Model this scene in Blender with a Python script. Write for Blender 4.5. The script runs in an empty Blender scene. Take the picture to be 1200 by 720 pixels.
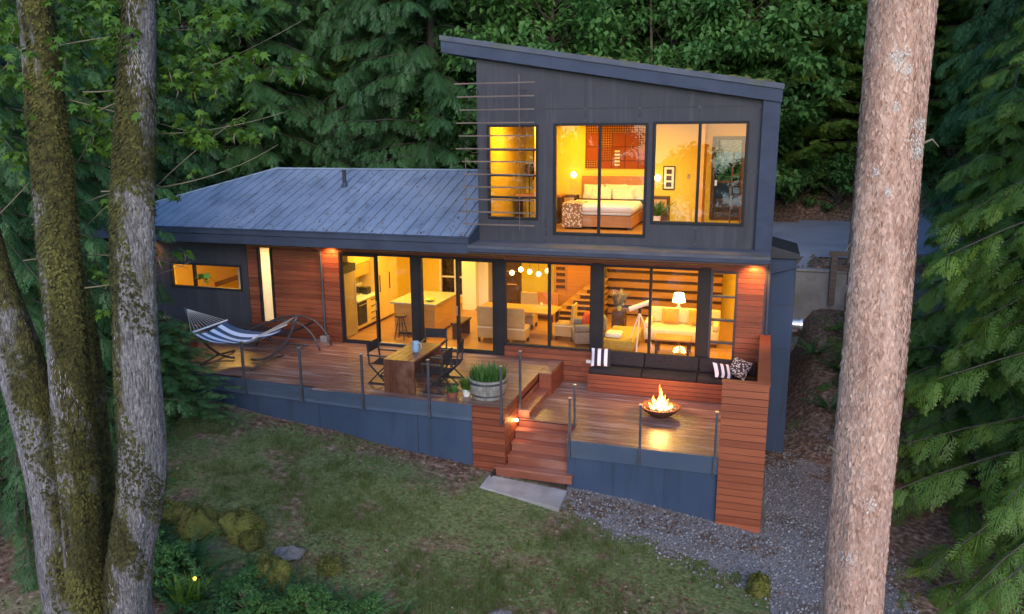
import bpy, math, random
import numpy as np
from mathutils import Vector, Matrix
R = math.radians
rng = np.random.default_rng(7)
random.seed(7)
S = bpy.context.scene
COL = S.collection

# ------------------------------------------------------------------ camera
cam_d = bpy.data.cameras.new("camera"); cam = bpy.data.objects.new("camera", cam_d); COL.objects.link(cam)
cam_d.sensor_width = 36.0; cam_d.lens = 28.0; cam_d.clip_end = 2000; cam_d.clip_start = .1
pit, yaw, rol = R(12.54), R(17.68), R(-.36)
cp, sp, cy, sy, cr, sr = math.cos(pit), math.sin(pit), math.cos(yaw), math.sin(yaw), math.cos(rol), math.sin(rol)
fwd = Vector((-sy*cp, cy*cp, -sp)); rt = Vector((cy, sy, 0)); up = rt.cross(fwd)
ax = cr*rt + sr*up; ay = -sr*rt + cr*up
Mx = Matrix((ax, ay, -fwd)).transposed().to_4x4(); Mx.translation = Vector((6.667, -18.275, 5.519))
cam.matrix_world = Mx
S.camera = cam

# ------------------------------------------------------------------ sky, sun, exposure
SUN_EL, SUN_AZ = 26, 164            # low soft light from the open side behind the camera (azimuth clockwise from +Y)
W = bpy.data.worlds.new("World"); S.world = W; W.use_nodes = True
nt = W.node_tree; bg = nt.nodes['Background']
sky = nt.nodes.new('ShaderNodeTexSky'); sky.sky_type = 'NISHITA'; sky.sun_disc = False
sky.sun_elevation = R(SUN_EL); sky.sun_rotation = R(SUN_AZ); sky.altitude = 100; sky.ozone_density = 6.0; sky.air_density = 1.15; sky.dust_density = .2
nt.links.new(sky.outputs[0], bg.inputs[0]); bg.inputs[1].default_value = .15
sun_d = bpy.data.lights.new("sun", 'SUN'); sun_d.energy = 1.0; sun_d.angle = R(40); sun_d.color = (1, .8, .66)
sun = bpy.data.objects.new("sun", sun_d); COL.objects.link(sun)
sdir = Vector((math.sin(R(SUN_AZ))*math.cos(R(SUN_EL)), math.cos(R(SUN_AZ))*math.cos(R(SUN_EL)), math.sin(R(SUN_EL))))
sun.rotation_euler = sdir.to_track_quat('Z', 'Y').to_euler()
sun.location = (4, -30, 30)
S.view_settings.view_transform = 'Standard'; S.view_settings.look = 'None'; S.view_settings.gamma = 1
S.view_settings.exposure = 1.62; S.view_settings.use_curve_mapping = False
S.render.engine = 'CYCLES'
cy_ = S.cycles
cy_.use_denoising = True; cy_.denoiser = 'OPENIMAGEDENOISE'; cy_.max_bounces = 7; cy_.diffuse_bounces = 4
cy_.transparent_max_bounces = 12; cy_.sample_clamp_indirect = 4; cy_.use_adaptive_sampling = True; cy_.adaptive_threshold = .015
cy_.caustics_reflective = False; cy_.caustics_refractive = False
LAMP = .31

# ------------------------------------------------------------------ materials
MATS = {}
def _mat(name):
    m = bpy.data.materials.new(name); m.use_nodes = True
    n = m.node_tree.nodes; return m, m.node_tree, n, m.node_tree.links, n['Principled BSDF']
def _coord(t, space, stretch, rot=(0,0,0)):
    n, l = t.nodes, t.links
    if space == 'Position':
        c = n.new('ShaderNodeNewGeometry').outputs['Position']
    else: c = n.new('ShaderNodeTexCoord').outputs['Object']
    mp = n.new('ShaderNodeMapping'); mp.inputs['Scale'].default_value = stretch; mp.inputs['Rotation'].default_value = rot
    l.new(c, mp.inputs[0]); return mp.outputs[0]
def PM(name, a, b, scale=5, rough=(.5, .7), bump=.0, stretch=(1,1,1), metal=0, tone=0, detail=6, space='Object', bscale=None, contrast=(.3,.7), spec=.5, bdist=.02, dirt_or_shine=None):
    """two-colour noise material; tone>0 mixes in a per-piece random attribute; dirt=(colour, scale, amount) adds stains, and the painted wet shine of the deck boards"""
    if name in MATS: return MATS[name]
    m, t, n, l, p = _mat(name)
    v = _coord(t, space, stretch)
    nz = n.new('ShaderNodeTexNoise'); nz.inputs['Scale'].default_value = scale; nz.inputs['Detail'].default_value = detail
    l.new(v, nz.inputs['Vector'])
    mr = n.new('ShaderNodeMapRange'); mr.inputs[1].default_value, mr.inputs[2].default_value = contrast
    l.new(nz.outputs['Fac'], mr.inputs[0]); fac = mr.outputs[0]
    if tone:
        at = n.new('ShaderNodeAttribute'); at.attribute_name = 'tone'
        mm = n.new('ShaderNodeMix'); mm.inputs[0].default_value = tone
        l.new(fac, mm.inputs[2]); l.new(at.outputs['Fac'], mm.inputs[3]); fac = mm.outputs[0]
    mc = n.new('ShaderNodeMix'); mc.data_type = 'RGBA'
    mc.inputs[6].default_value = (*a, 1); mc.inputs[7].default_value = (*b, 1); l.new(fac, mc.inputs[0])
    col = mc.outputs[2]
    if dirt_or_shine:
        dn = n.new('ShaderNodeTexNoise'); dn.inputs['Scale'].default_value = dirt_or_shine[1]; dn.inputs['Detail'].default_value = 8
        dv = _coord(t, space, dirt_or_shine[3] if len(dirt_or_shine) > 3 else (1,1,1)); l.new(dv, dn.inputs['Vector'])
        dr = n.new('ShaderNodeMapRange'); dr.inputs[1].default_value, dr.inputs[2].default_value = .52, .68; dr.inputs[4].default_value = dirt_or_shine[2]
        l.new(dn.outputs['Fac'], dr.inputs[0])
        dm = n.new('ShaderNodeMix'); dm.data_type = 'RGBA'; dm.inputs[7].default_value = (*dirt_or_shine[0], 1)
        l.new(dr.outputs[0], dm.inputs[0]); l.new(col, dm.inputs[6]); col = dm.outputs[2]
    l.new(col, p.inputs['Base Color'])
    rr = n.new('ShaderNodeMapRange'); rr.inputs[3].default_value, rr.inputs[4].default_value = rough
    l.new(nz.outputs['Fac'], rr.inputs[0]); l.new(rr.outputs[0], p.inputs['Roughness'])
    p.inputs['Metallic'].default_value = metal; p.inputs['Specular IOR Level'].default_value = spec
    if bump:
        bn = nz
        if bscale:
            bn = n.new('ShaderNodeTexNoise'); bn.inputs['Scale'].default_value = bscale; bn.inputs['Detail'].default_value = 6; l.new(v, bn.inputs['Vector'])
        bp = n.new('ShaderNodeBump'); bp.inputs['Strength'].default_value = bump; bp.inputs['Distance'].default_value = bdist
        l.new(bn.outputs['Fac'], bp.inputs['Height']); l.new(bp.outputs[0], p.inputs['Normal'])
    MATS[name] = m; return m
def LEAF(name, a, b, c, trans=.3, rough=.5):
    m, t, n, l, p = _mat(name)
    at = n.new('ShaderNodeAttribute'); at.attribute_name = 'tone'
    cr_ = n.new('ShaderNodeValToRGB'); e = cr_.color_ramp.elements
    e[0].color = (*a, 1); e[1].color = (*c, 1); e2 = e.new(.55); e2.color = (*b, 1)
    oi = n.new('ShaderNodeObjectInfo')
    ad = n.new('ShaderNodeMath'); ad.operation = 'MULTIPLY_ADD'; ad.inputs[1].default_value = .3; l.new(oi.outputs['Random'], ad.inputs[0])
    mu = n.new('ShaderNodeMath'); mu.operation = 'MULTIPLY'; mu.inputs[1].default_value = .72; l.new(at.outputs['Fac'], mu.inputs[0]); l.new(mu.outputs[0], ad.inputs[2])
    l.new(ad.outputs[0], cr_.inputs[0])
    l.new(cr_.outputs[0], p.inputs['Base Color']); p.inputs['Roughness'].default_value = rough; p.inputs['Specular IOR Level'].default_value = .35
    tr = n.new('ShaderNodeBsdfTranslucent'); l.new(cr_.outputs[0], tr.inputs[0])
    mx = n.new('ShaderNodeMixShader'); mx.inputs[0].default_value = trans
    l.new(p.outputs[0], mx.inputs[1]); l.new(tr.outputs[0], mx.inputs[2]); l.new(mx.outputs[0], n['Material Output'].inputs[0])
    MATS[name] = m; return m
def EMIT(name, col, st):
    m, t, n, l, p = _mat(name)
    p.inputs['Base Color'].default_value = (*col, 1); p.inputs['Emission Color'].default_value = (*col, 1); p.inputs['Emission Strength'].default_value = st
    MATS[name] = m; return m
def GLASS(name, tint=(1,1,1), refl=1.0):
    m, t, n, l, p = _mat(name); n.remove(p)
    fr = n.new('ShaderNodeFresnel'); fr.inputs[0].default_value = 1.52
    mu = n.new('ShaderNodeMath'); mu.operation = 'MULTIPLY'; mu.inputs[1].default_value = refl; mu.use_clamp = True; l.new(fr.outputs[0], mu.inputs[0])
    tr = n.new('ShaderNodeBsdfTransparent'); tr.inputs[0].default_value = (*tint, 1)
    gl = n.new('ShaderNodeBsdfGlossy'); gl.inputs['Roughness'].default_value = .0
    mx = n.new('ShaderNodeMixShader'); l.new(mu.outputs[0], mx.inputs[0]); l.new(tr.outputs[0], mx.inputs[1]); l.new(gl.outputs[0], mx.inputs[2])
    l.new(mx.outputs[0], n['Material Output'].inputs[0]); MATS[name] = m; return m

PM('charcoal_panel', (.042,.041,.047), (.056,.054,.06), 1.2, (.55,.7), .05, spec=.22, dirt_or_shine=((.085,.08,.085), 1.5, .45, (5,5,.3)))
PM('trim_metal', (.036,.047,.072), (.052,.064,.094), 2, (.55,.7), spec=.2, dirt_or_shine=((.03,.035,.05), 2, .5, (1,1,3)))
PM('flashing', (.06,.068,.09), (.1,.105,.125), 3, (.55,.7), spec=.25, dirt_or_shine=((.09,.1,.06), 2.5, .6))
PM('roof_metal', (.2,.245,.32), (.28,.325,.4), .8, (.3,.48), .04, metal=.25, dirt_or_shine=((.1,.12,.16), 2.6, .4, (1,.25,1)))
PM('black_frame', (.012,.011,.012), (.02,.018,.018), 4, (.5,.65), spec=.25)
PM('cedar', (.12,.026,.012), (.29,.075,.029), 2.2, (.4,.6), .15, (.5,6,6), tone=.6, bscale=12, dirt_or_shine=((.11,.03,.015), 1.5, .5))
PM('cedar_wall', (.16,.036,.013), (.34,.092,.034), 2.2, (.45,.6), .15, (.5,6,6), tone=.6, bscale=12)
PM('dark_gap', (.02,.012,.008), (.03,.018,.012), 4, (.8,.9))
PM('deck_board', (.13,.06,.042), (.27,.145,.105), 1.6, (.18,.5), .12, (.5,5,5), tone=.5, bscale=9, dirt_or_shine=((.4,.33,.31), 1.6, .6, (.5,5,1)))  # pale streaks paint the shine of wet boards into the colour
PM('stair_board', (.17,.05,.028), (.29,.1,.06), 1.6, (.28,.55), .12, (.5,5,5), tone=.5, bscale=9, dirt_or_shine=((.4,.25,.2), 1.5, .45, (.5,3,1)))
PM('skirt_blue', (.03,.05,.088), (.044,.066,.11), .9, (.55,.7), .05, spec=.25, dirt_or_shine=((.03,.042,.062), 1.4, .75, (4,4,.35)))
PM('skirt_pale', (.055,.08,.128), (.076,.105,.16), .9, (.4,.55), .05, dirt_or_shine=((.08,.1,.13), 1.2, .45, (1,1,1)))
PM('steel', (.05,.054,.062), (.085,.09,.1), 4, (.4,.55), metal=.3)
PM('silver', (.6,.6,.6), (.7,.7,.7), 4, (.25,.4), metal=.8)
PM('concrete', (.2,.185,.175), (.33,.31,.29), 3, (.7,.9), .3, bscale=30, dirt_or_shine=((.12,.12,.08), 1.5, .6))
PM('wall_cream', (.74,.55,.07), (.78,.59,.09), 1.0, (.7,.85), .02)
PM('wall_white', (.78,.74,.66), (.82,.78,.7), 1.0, (.7,.85), .02)
PM('ceiling_paint', (.78,.72,.58), (.8,.75,.62), 1, (.8,.9))
PM('oak_floor', (.3,.15,.06), (.45,.25,.11), 2, (.3,.45), .05, (.5,7,1))
PM('wood_orange', (.34,.13,.035), (.52,.23,.07), 2.5, (.4,.55), .08, (.6,5,5), tone=.5)
PM('wood_warm', (.4,.2,.055), (.56,.31,.09), 2.5, (.4,.55), .08, (.6,.6,6), tone=.3)
PM('slat_wood', (.27,.125,.03), (.4,.2,.055), 2.5, (.4,.55), .08, (.6,5,5), tone=.5)
EMIT('garden_bulb', (1,.72,.08), .45)
PM('wood_dark', (.045,.02,.012), (.08,.036,.02), 2.5, (.4,.6), .08, (.6,5,5))
PM('table_wood', (.085,.03,.017), (.16,.06,.033), 3, (.3,.5), .15, (5,.6,5), tone=.3, dirt_or_shine=((.3,.17,.11), 3, .45))
PM('cabinet', (.66,.46,.14), (.72,.52,.18), 2, (.4,.5))
PM('stone_top', (.36,.36,.26), (.5,.5,.38), 12, (.15,.3))
PM('white_paint', (.75,.73,.68), (.8,.78,.74), 3, (.4,.5))
PM('black_matte', (.012,.012,.014), (.03,.03,.034), 8, (.5,.7))
PM('dark_fabric', (.016,.014,.016), (.035,.03,.032), 30, (.85,.95), .2, spec=.2)
PM('grey_fabric', (.16,.15,.15), (.24,.23,.22), 30, (.85,.95), .2, spec=.2)
PM('olive_fabric', (.3,.22,.05), (.42,.32,.09), 25, (.85,.95), .2, spec=.2)
PM('cream_fabric', (.62,.55,.42), (.75,.68,.54), 20, (.85,.95), .2, spec=.2)
PM('white_fabric', (.72,.7,.68), (.8,.78,.76), 20, (.85,.95), .2, spec=.2)
PM('woven', (.34,.22,.1), (.56,.4,.2), 40, (.7,.85), .5, (1,1,3), bdist=.03)
PM('cloth_blue_white', (.6,.68,.78), (.74,.8,.88), 8, (.8,.9), .1)
PM('hammock_cloth', (.045,.085,.14), (.68,.76,.86), 8, (.8,.9), .1, tone=1.0)
PM('cloth_teal', (.045,.085,.13), (.07,.12,.17), 8, (.8,.9), .1)
PM('rope', (.42,.38,.32), (.55,.5,.43), 20, (.8,.9))
PM('fir_bark', (.34,.2,.14), (.52,.345,.26), 7, (.75,.95), .8, (5,5,1.5), detail=12, contrast=(.3,.68), bscale=14, bdist=.035, dirt_or_shine=((.17,.09,.06), 6, .55, (4,4,1.5)))
PM('lichen', (.55,.53,.48), (.72,.7,.66), 20, (.8,.95), .4)
PM('conifer_bark', (.03,.022,.016), (.075,.055,.042), 6, (.8,.95), .5, (3,3,.5))
PM('twig', (.09,.075,.045), (.19,.155,.095), 6, (.8,.95), .2)
PM('moss', (.055,.06,.008), (.16,.15,.022), 14, (.9,1), .8, tone=.5, bscale=40, bdist=.04, dirt_or_shine=((.05,.035,.02), 3, .7))
PM('stone', (.075,.066,.058), (.2,.18,.165), 4, (.8,.95), .5)
PM('barrel', (.2,.19,.17), (.38,.36,.33), 5, (.7,.9), .4, (4,4,.6), dirt_or_shine=((.12,.1,.07), 3, .7))
PM('terracotta', (.22,.07,.04), (.3,.1,.06), 5, (.7,.9), .1)
PM('rust_bowl', (.07,.03,.018), (.16,.07,.035), 6, (.6,.8), .2, metal=.4)
PM('asphalt', (.19,.2,.23), (.27,.28,.31), 1.2, (.45,.8), .2, bscale=60, dirt_or_shine=((.22,.225,.24), .5, .6))
PM('soil', (.06,.035,.022), (.14,.085,.055), 3, (.9,1), .5, bscale=12)
PM('timber_grey', (.1,.07,.05), (.18,.13,.1), 3, (.7,.9), .3, (.5,5,5))
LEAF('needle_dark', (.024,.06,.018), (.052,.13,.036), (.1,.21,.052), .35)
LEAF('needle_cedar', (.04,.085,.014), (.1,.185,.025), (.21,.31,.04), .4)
LEAF('leaf_green', (.04,.11,.03), (.095,.22,.05), (.17,.33,.08), .42)
LEAF('moss_tuft', (.02,.018,.006), (.06,.056,.012), (.13,.125,.025), .2, .9)
LEAF('moss_bright', (.028,.03,.008), (.08,.085,.015), (.19,.18,.035), .2, .9)
LEAF('bark_flake', (.18,.09,.058), (.46,.275,.19), (.65,.45,.335), .0, .9)
LEAF('maple_flake', (.05,.043,.038), (.145,.13,.12), (.36,.34,.325), .0, .9)
LEAF('lichen_flake', (.3,.25,.2), (.45,.4,.34), (.58,.53,.46), .0, .9)
LEAF('leaf_maple', (.05,.11,.012), (.1,.2,.02), (.22,.36,.04), .4)
LEAF('fern_leaf', (.016,.05,.012), (.04,.11,.025), (.09,.19,.05), .3)
LEAF('grass_blade', (.08,.085,.03), (.12,.165,.045), (.2,.24,.08), .4)
LEAF('fallen_leaf', (.06,.03,.016), (.17,.09,.05), (.42,.3,.22), .15, .7)
LEAF('pebble', (.09,.08,.076), (.2,.187,.182), (.4,.385,.38), .0, .8)
GLASS('window_glass', (.97,.96,.93), 1.6)
GLASS('rail_glass', (.97,.985,.985), .5)
EMIT('lamp_glow', (1,.66,.28), 5)
EMIT('bulb_glow', (1,.68,.26), 3)
EMIT('spot_glow', (1,.5,.2), 8)

# ------------------------------------------------------------------ mesh builder
ORG = {}
class MB:
    def __init__(s): s.v, s.f, s.t = [], [], []
    def add(s, vs, fs, tone=None):
        o = len(s.v); s.v += [tuple(p) for p in vs]; s.f += [tuple(i+o for i in f) for f in fs]
        s.t += [random.random() if tone is None else tone]*len(vs); return s
    def box(s, x0, x1, y0, y1, z0, z1, tone=None):
        if x0 > x1: x0, x1 = x1, x0
        if y0 > y1: y0, y1 = y1, y0
        if z0 > z1: z0, z1 = z1, z0
        return s.add([(x0,y0,z0),(x1,y0,z0),(x1,y1,z0),(x0,y1,z0),(x0,y0,z1),(x1,y0,z1),(x1,y1,z1),(x0,y1,z1)],
                     [(3,2,1,0),(4,5,6,7),(0,1,5,4),(1,2,6,5),(2,3,7,6),(3,0,4,7)], tone)
    def obox(s, c, d, mat=None, tone=None):
        c = Vector(c); M3 = mat or Matrix.Identity(3); h = [k/2 for k in d]
        vs = [c + M3 @ Vector((a*h[0], b*h[1], e*h[2])) for e in (-1,1) for a,b in ((-1,-1),(1,-1),(1,1),(-1,1))]
        return s.add(vs, [(3,2,1,0),(4,5,6,7),(0,1,5,4),(1,2,6,5),(2,3,7,6),(3,0,4,7)], tone)
    def bar(s, a, b, w, h=None, tone=None):
        a, b = Vector(a), Vector(b); d = b-a; q = d.to_track_quat('X', 'Z').to_matrix()
        return s.obox((a+b)/2, (d.length, w, h or w), q, tone)
    def prism(s, poly, axis, a, b, tone=None):
        """poly: 2D points; axis 'x'/'y'/'z' extruded from a to b"""
        f = {'x': lambda p, k: (k, p[0], p[1]), 'y': lambda p, k: (p[0], k, p[1]), 'z': lambda p, k: (p[0], p[1], k)}[axis]
        n = len(poly); vs = [f(p, a) for p in poly] + [f(p, b) for p in poly]
        fs = [tuple(range(n-1, -1, -1)), tuple(range(n, 2*n))] + [(i, (i+1) % n, n+(i+1) % n, n+i) for i in range(n)]
        return s.add(vs, fs, tone)
    def tube(s, pts, rad, seg=8, tone=None, cap=True):
        pts = [Vector(p) for p in pts]; n = len(pts)
        if not hasattr(rad, '__len__'): rad = [rad]*n
        vs = []; ref = None
        for i, p in enumerate(pts):
            d = (pts[min(i+1, n-1)] - pts[max(i-1, 0)]).normalized()
            if ref is None: ref = d.orthogonal().normalized()
            u = (ref - d*ref.dot(d)).normalized(); ref = u; w = d.cross(u)
            vs += [p + (u*math.cos(k*2*math.pi/seg) + w*math.sin(k*2*math.pi/seg))*rad[i] for k in range(seg)]
        fs = [(i*seg+k, i*seg+(k+1) % seg, (i+1)*seg+(k+1) % seg, (i+1)*seg+k) for i in range(n-1) for k in range(seg)]
        if cap: fs += [tuple(range(seg-1, -1, -1)), tuple(range((n-1)*seg, n*seg))]
        return s.add(vs, fs, tone)
    def lathe(s, prof, c, seg=20, tone=None):
        c = Vector(c); vs = []
        for r, z in prof: vs += [c + Vector((r*math.cos(k*2*math.pi/seg), r*math.sin(k*2*math.pi/seg), z)) for k in range(seg)]
        n = len(prof)
        fs = [(i*seg+k, i*seg+(k+1) % seg, (i+1)*seg+(k+1) % seg, (i+1)*seg+k) for i in range(n-1) for k in range(seg)]
        fs += [tuple(range(seg-1, -1, -1)), tuple(range((n-1)*seg, n*seg))]
        return s.add(vs, fs, tone)
    def build(s, name, mat, parent=None, bevel=0, smooth=False, sub=0):
        me = bpy.data.meshes.new(name); o = bpy.data.objects.new(name, me); COL.objects.link(o)
        org = Vector((0,0,0))
        if parent is not None:
            o.parent = parent; org = ORG.get(parent.name, org)
        me.from_pydata([Vector(p)-org for p in s.v], [], s.f)
        a = me.attributes.new('tone', 'FLOAT', 'POINT'); a.data.foreach_set('value', s.t)
        me.materials.append(MATS[mat])
        if smooth:
            me.polygons.foreach_set('use_smooth', [True]*len(me.polygons))
        ORG[o.name] = org
        if bevel:
            b = o.modifiers.new('bevel', 'BEVEL'); b.width = bevel; b.segments = 2; b.limit_method = 'ANGLE'
        if sub:
            m = o.modifiers.new('sub', 'SUBSURF'); m.levels = sub; m.render_levels = sub
        return o
def tag(o, label, cat, group=None, kind=None):
    if label: o['label'] = label
    if cat: o['category'] = cat
    if group: o['group'] = group
    if kind: o['kind'] = kind
    return o
def thing(name, loc, label, cat, group=None):
    o = bpy.data.objects.new(name, None); COL.objects.link(o); o.location = loc; o.empty_display_size = .2
    ORG[o.name] = Vector(loc); return tag(o, label, cat, group)
def solo(o, label, cat, group=None):
    """top-level single mesh: put its origin at its base"""
    vs = [v.co for v in o.data.vertices]; c = sum(vs, Vector())/len(vs); c.z = min(v.z for v in vs)
    o.data.transform(Matrix.Translation(-c)); o.location = c; return tag(o, label, cat, group)
def dup(root, loc, rz=0, label=None, group=None, scale=None):
    r = root.copy(); COL.objects.link(r); r.location = loc; r.rotation_euler = (0,0,rz)
    if scale: r.scale = (scale,)*3 if not hasattr(scale, '__len__') else scale
    if label: r['label'] = label
    if group: r['group'] = group
    for ch in root.children:
        c = ch.copy(); COL.objects.link(c); c.parent = r
        for g in ch.children:
            d = g.copy(); COL.objects.link(d); d.parent = c
    return r
def npobj(name, V, F, tone, mat, parent=None, smooth=False):
    me = bpy.data.meshes.new(name); V = np.asarray(V, np.float32); F = np.asarray(F, np.int32)
    me.vertices.add(len(V)); me.vertices.foreach_set('co', V.ravel())
    k = F.shape[1]; me.loops.add(F.size); me.loops.foreach_set('vertex_index', F.ravel())
    me.polygons.add(len(F)); me.polygons.foreach_set('loop_start', np.arange(0, F.size, k, dtype=np.int32))
    me.update(calc_edges=True)
    a = me.attributes.new('tone', 'FLOAT', 'POINT'); a.data.foreach_set('value', np.asarray(tone, np.float32))
    me.materials.append(MATS[mat])
    if smooth: me.polygons.foreach_set('use_smooth', np.ones(len(F), bool))
    o = bpy.data.objects.new(name, me); COL.objects.link(o)
    if parent is not None: o.parent = parent
    return o
def lamp(name, kind, loc, power, parent, col=(1,.6,.2), size=.3, rot=None, spot=None):
    d = bpy.data.lights.new(name, kind); d.energy = power*LAMP; d.color = col
    if kind == 'AREA': d.shape = 'DISK'; d.size = size
    elif kind == 'SPOT': d.spot_size = R(spot or 100); d.spot_blend = .7; d.shadow_soft_size = size
    else: d.shadow_soft_size = size
    o = bpy.data.objects.new(name, d); COL.objects.link(o)
    o.parent = parent; o.location = Vector(loc) - ORG.get(parent.name, Vector((0,0,0)))
    if rot: o.rotation_euler = rot
    return o
# ------------------------------------------------------------------ terrain
def sstep(a, b, x):
    t = np.clip((x-a)/(b-a), 0, 1); return t*t*(3-2*t)
def vnoise(x, y, f, seed=0):
    """smooth value noise"""
    x = np.asarray(x, float)*f + seed*17.3; y = np.asarray(y, float)*f + seed*9.1
    xi, yi = np.floor(x), np.floor(y); u, v = x-xi, y-yi; u = u*u*(3-2*u); v = v*v*(3-2*v)
    h = lambda a, b: np.modf(np.abs(np.sin(a*127.1+b*311.7+seed)*43758.5453))[0]
    return (h(xi,yi)*(1-u)+h(xi+1,yi)*u)*(1-v) + (h(xi,yi+1)*(1-u)+h(xi+1,yi+1)*u)*v
def G(x, y, rough=True):
    x = np.asarray(x, float); y = np.asarray(y, float)
    b = -1.21 - .105*np.clip(x, -14, 14)
    d = np.clip(-3.7-y, 0, None); b = b - .05*np.minimum(d, 6) - .36*np.clip(d-6.5, 0, None)
    b = np.maximum(b, -16)
    side = np.maximum(sstep(7.2, 8.4, x), sstep(-11.6, -13, x))
    wl = sstep(7.0, 7.6, x)*sstep(13.4, 12.6, x)
    up_ = wl*(.6*sstep(-1.5, 7.5, y) + .4*sstep(7.76, 8.02, y)) + (1-wl)*sstep(-1.5, 8.2, y)
    t = side*up_ + (1-side)*sstep(7.3, 10, y)
    z = b*(1-t) + 1.4*t
    z = z + .035*np.clip(y-8, 0, 8)*t + .62*np.clip(y-17, 0, 120)*sstep(16, 19, y)
    z = z + .22*np.clip(x-11, 0, 60)*sstep(-9, 3, y) + .12*np.clip(-13-x, 0, 60)*sstep(-9, 3, y)
    if rough:
        z = z + .07*(vnoise(x, y, .6, 1)-.5) + .03*(vnoise(x, y, 2.1, 2)-.5) + 1.2*(vnoise(x, y, .12, 3)-.5)*sstep(17, 24, y)
    return z
def gravel_mask(x, y):
    # south-west edge of the gravel: polyline of y against x
    edge = np.interp(x, [2.9, 3.3, 4.45, 5.6, 6.5, 7.1, 7.6], [-4.2, -4.65, -5.0, -5.3, -5.4, -6.0, -9.5])
    m = (y - edge)/.35
    m = np.minimum(m, (x-3.15)/.15); m = np.minimum(m, (9.0 + .3*np.sin(y) - x)/.5)
    m = np.minimum(m, (.4-y)/1.8)
    return m + 1.3*(vnoise(x, y, 2.2, 5)-.5) + 1.0*(vnoise(x, y, 7, 6)-.5) - .35*(vnoise(x, y, 17, 7))
gx = np.unique(np.concatenate([np.linspace(-400, -40, 14), np.linspace(-40, -14, 27), np.arange(-14, 14, .25), np.linspace(14, 40, 27), np.linspace(40, 400, 14)]))
gy = np.unique(np.concatenate([np.linspace(-60, -14, 24), np.arange(-14, 12, .25), np.linspace(12, 40, 40), np.linspace(40, 160, 16)]))
X, Y = np.meshgrid(gx, gy); Z = G(X, Y)
V = np.stack([X, Y, Z], -1).reshape(-1, 3); nx, ny = len(gx), len(gy)
i, j = np.meshgrid(np.arange(nx-1), np.arange(ny-1)); a = (j*nx+i).ravel()
lawn = np.clip(sstep(-7.2, -5.2, X)*sstep(8.2, 6.8, X)*sstep(-9.6, -8.0, Y)*sstep(-3.2, -4.4, Y) , 0, 1)
def ground_mat():
    m, t, n, l, p = _mat('ground_mat')
    v = _coord(t, 'Object', (1,1,1)); at = n.new('ShaderNodeAttribute'); at.attribute_name = 'tone'
    def noise(s, d=8):
        q = n.new('ShaderNodeTexNoise'); q.inputs['Scale'].default_value = s; q.inputs['Detail'].default_value = d; l.new(v, q.inputs['Vector']); return q.outputs['Fac']
    def ramp(f, stops):
        r = n.new('ShaderNodeValToRGB'); e = r.color_ramp.elements
        while len(e) < len(stops): e.new(.5)
        for q, (po, c) in zip(e, stops): q.position = po; q.color = (*c, 1)
        l.new(f, r.inputs[0]); return r.outputs[0]
    soil = ramp(noise(9), [(.3, (.06,.036,.022)), (.48, (.145,.085,.056)), (.62, (.25,.165,.115)), (.75, (.4,.3,.23))])
    grass = ramp(noise(14), [(.3, (.06,.066,.026)), (.5, (.105,.13,.042)), (.7, (.17,.185,.075))])
    ad = n.new('ShaderNodeMath'); ad.operation = 'MULTIPLY_ADD'; ad.inputs[1].default_value = 1.0; ad.inputs[2].default_value = -.5
    l.new(noise(1.1, 6), ad.inputs[0])
    s = n.new('ShaderNodeMath'); s.operation = 'MULTIPLY_ADD'; s.inputs[1].default_value = 4.2; l.new(ad.outputs[0], s.inputs[0]); l.new(at.outputs['Fac'], s.inputs[2])
    mr = n.new('ShaderNodeMapRange'); mr.inputs[1].default_value, mr.inputs[2].default_value = .3, 1.0; l.new(s.outputs[0], mr.inputs[0])
    mc = n.new('ShaderNodeMix'); mc.data_type = 'RGBA'; l.new(mr.outputs[0], mc.inputs[0]); l.new(soil, mc.inputs[6]); l.new(grass, mc.inputs[7])
    l.new(mc.outputs[2], p.inputs['Base Color']); p.inputs['Roughness'].default_value = .95; p.inputs['Specular IOR Level'].default_value = .2
    bp = n.new('ShaderNodeBump'); bp.inputs['Strength'].default_value = .8; bp.inputs['Distance'].default_value = .04; l.new(noise(22), bp.inputs['Height']); l.new(bp.outputs[0], p.inputs['Normal'])
    MATS['ground_mat'] = m
ground_mat()
tag(npobj('ground', V, np.stack([a, a+1, a+nx+1, a+nx], 1), lawn.ravel(), 'ground_mat', smooth=True), None, None, None, 'structure')
def draped(name, mask, x0, x1, y0, y1, st, lift, mat, tone=None):
    xs, ys = np.arange(x0, x1, st), np.arange(y0, y1, st); X, Y = np.meshgrid(xs, ys)
    V = np.stack([X, Y, G(X, Y)+lift], -1).reshape(-1, 3); n = len(xs)
    i, j = np.meshgrid(np.arange(n-1), np.arange(len(ys)-1)); a = (j*n+i).ravel()
    k = mask(xs[i.ravel()]+st/2, ys[j.ravel()]+st/2) > 0; a = a[k]
    o = npobj(name, V, np.stack([a, a+1, a+n+1, a+n], 1), rng.random(len(V)), mat, smooth=True)
    return tag(o, None, None, None, 'structure')
PM('gravel_bed', (.075,.065,.058), (.255,.238,.235), 26, (.8,.95), .8, bscale=45, dirt_or_shine=((.1,.068,.045), 1.3, .9))
draped('gravel_path', gravel_mask, 2.8, 9.6, -10, 2, .04, .012, 'gravel_bed')
draped('driveway', lambda x, y: np.minimum.reduce([y-8.6, 16.6+.05*x-y, x-4.5, 30-x]), 4, 31, 8, 18.5, .4, .03, 'asphalt')
wm = MB(); wm.add([(-500,-700,-14.5),(500,-700,-14.5),(500,-40,-14.5),(-500,-40,-14.5)], [(0,1,2,3)])
PM('lake_water', (.02,.035,.045), (.03,.045,.055), 1, (.05,.12), .3, bscale=.6, bdist=.1)
tag(wm.build('lake_water', 'lake_water'), None, None, None, 'structure')

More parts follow.
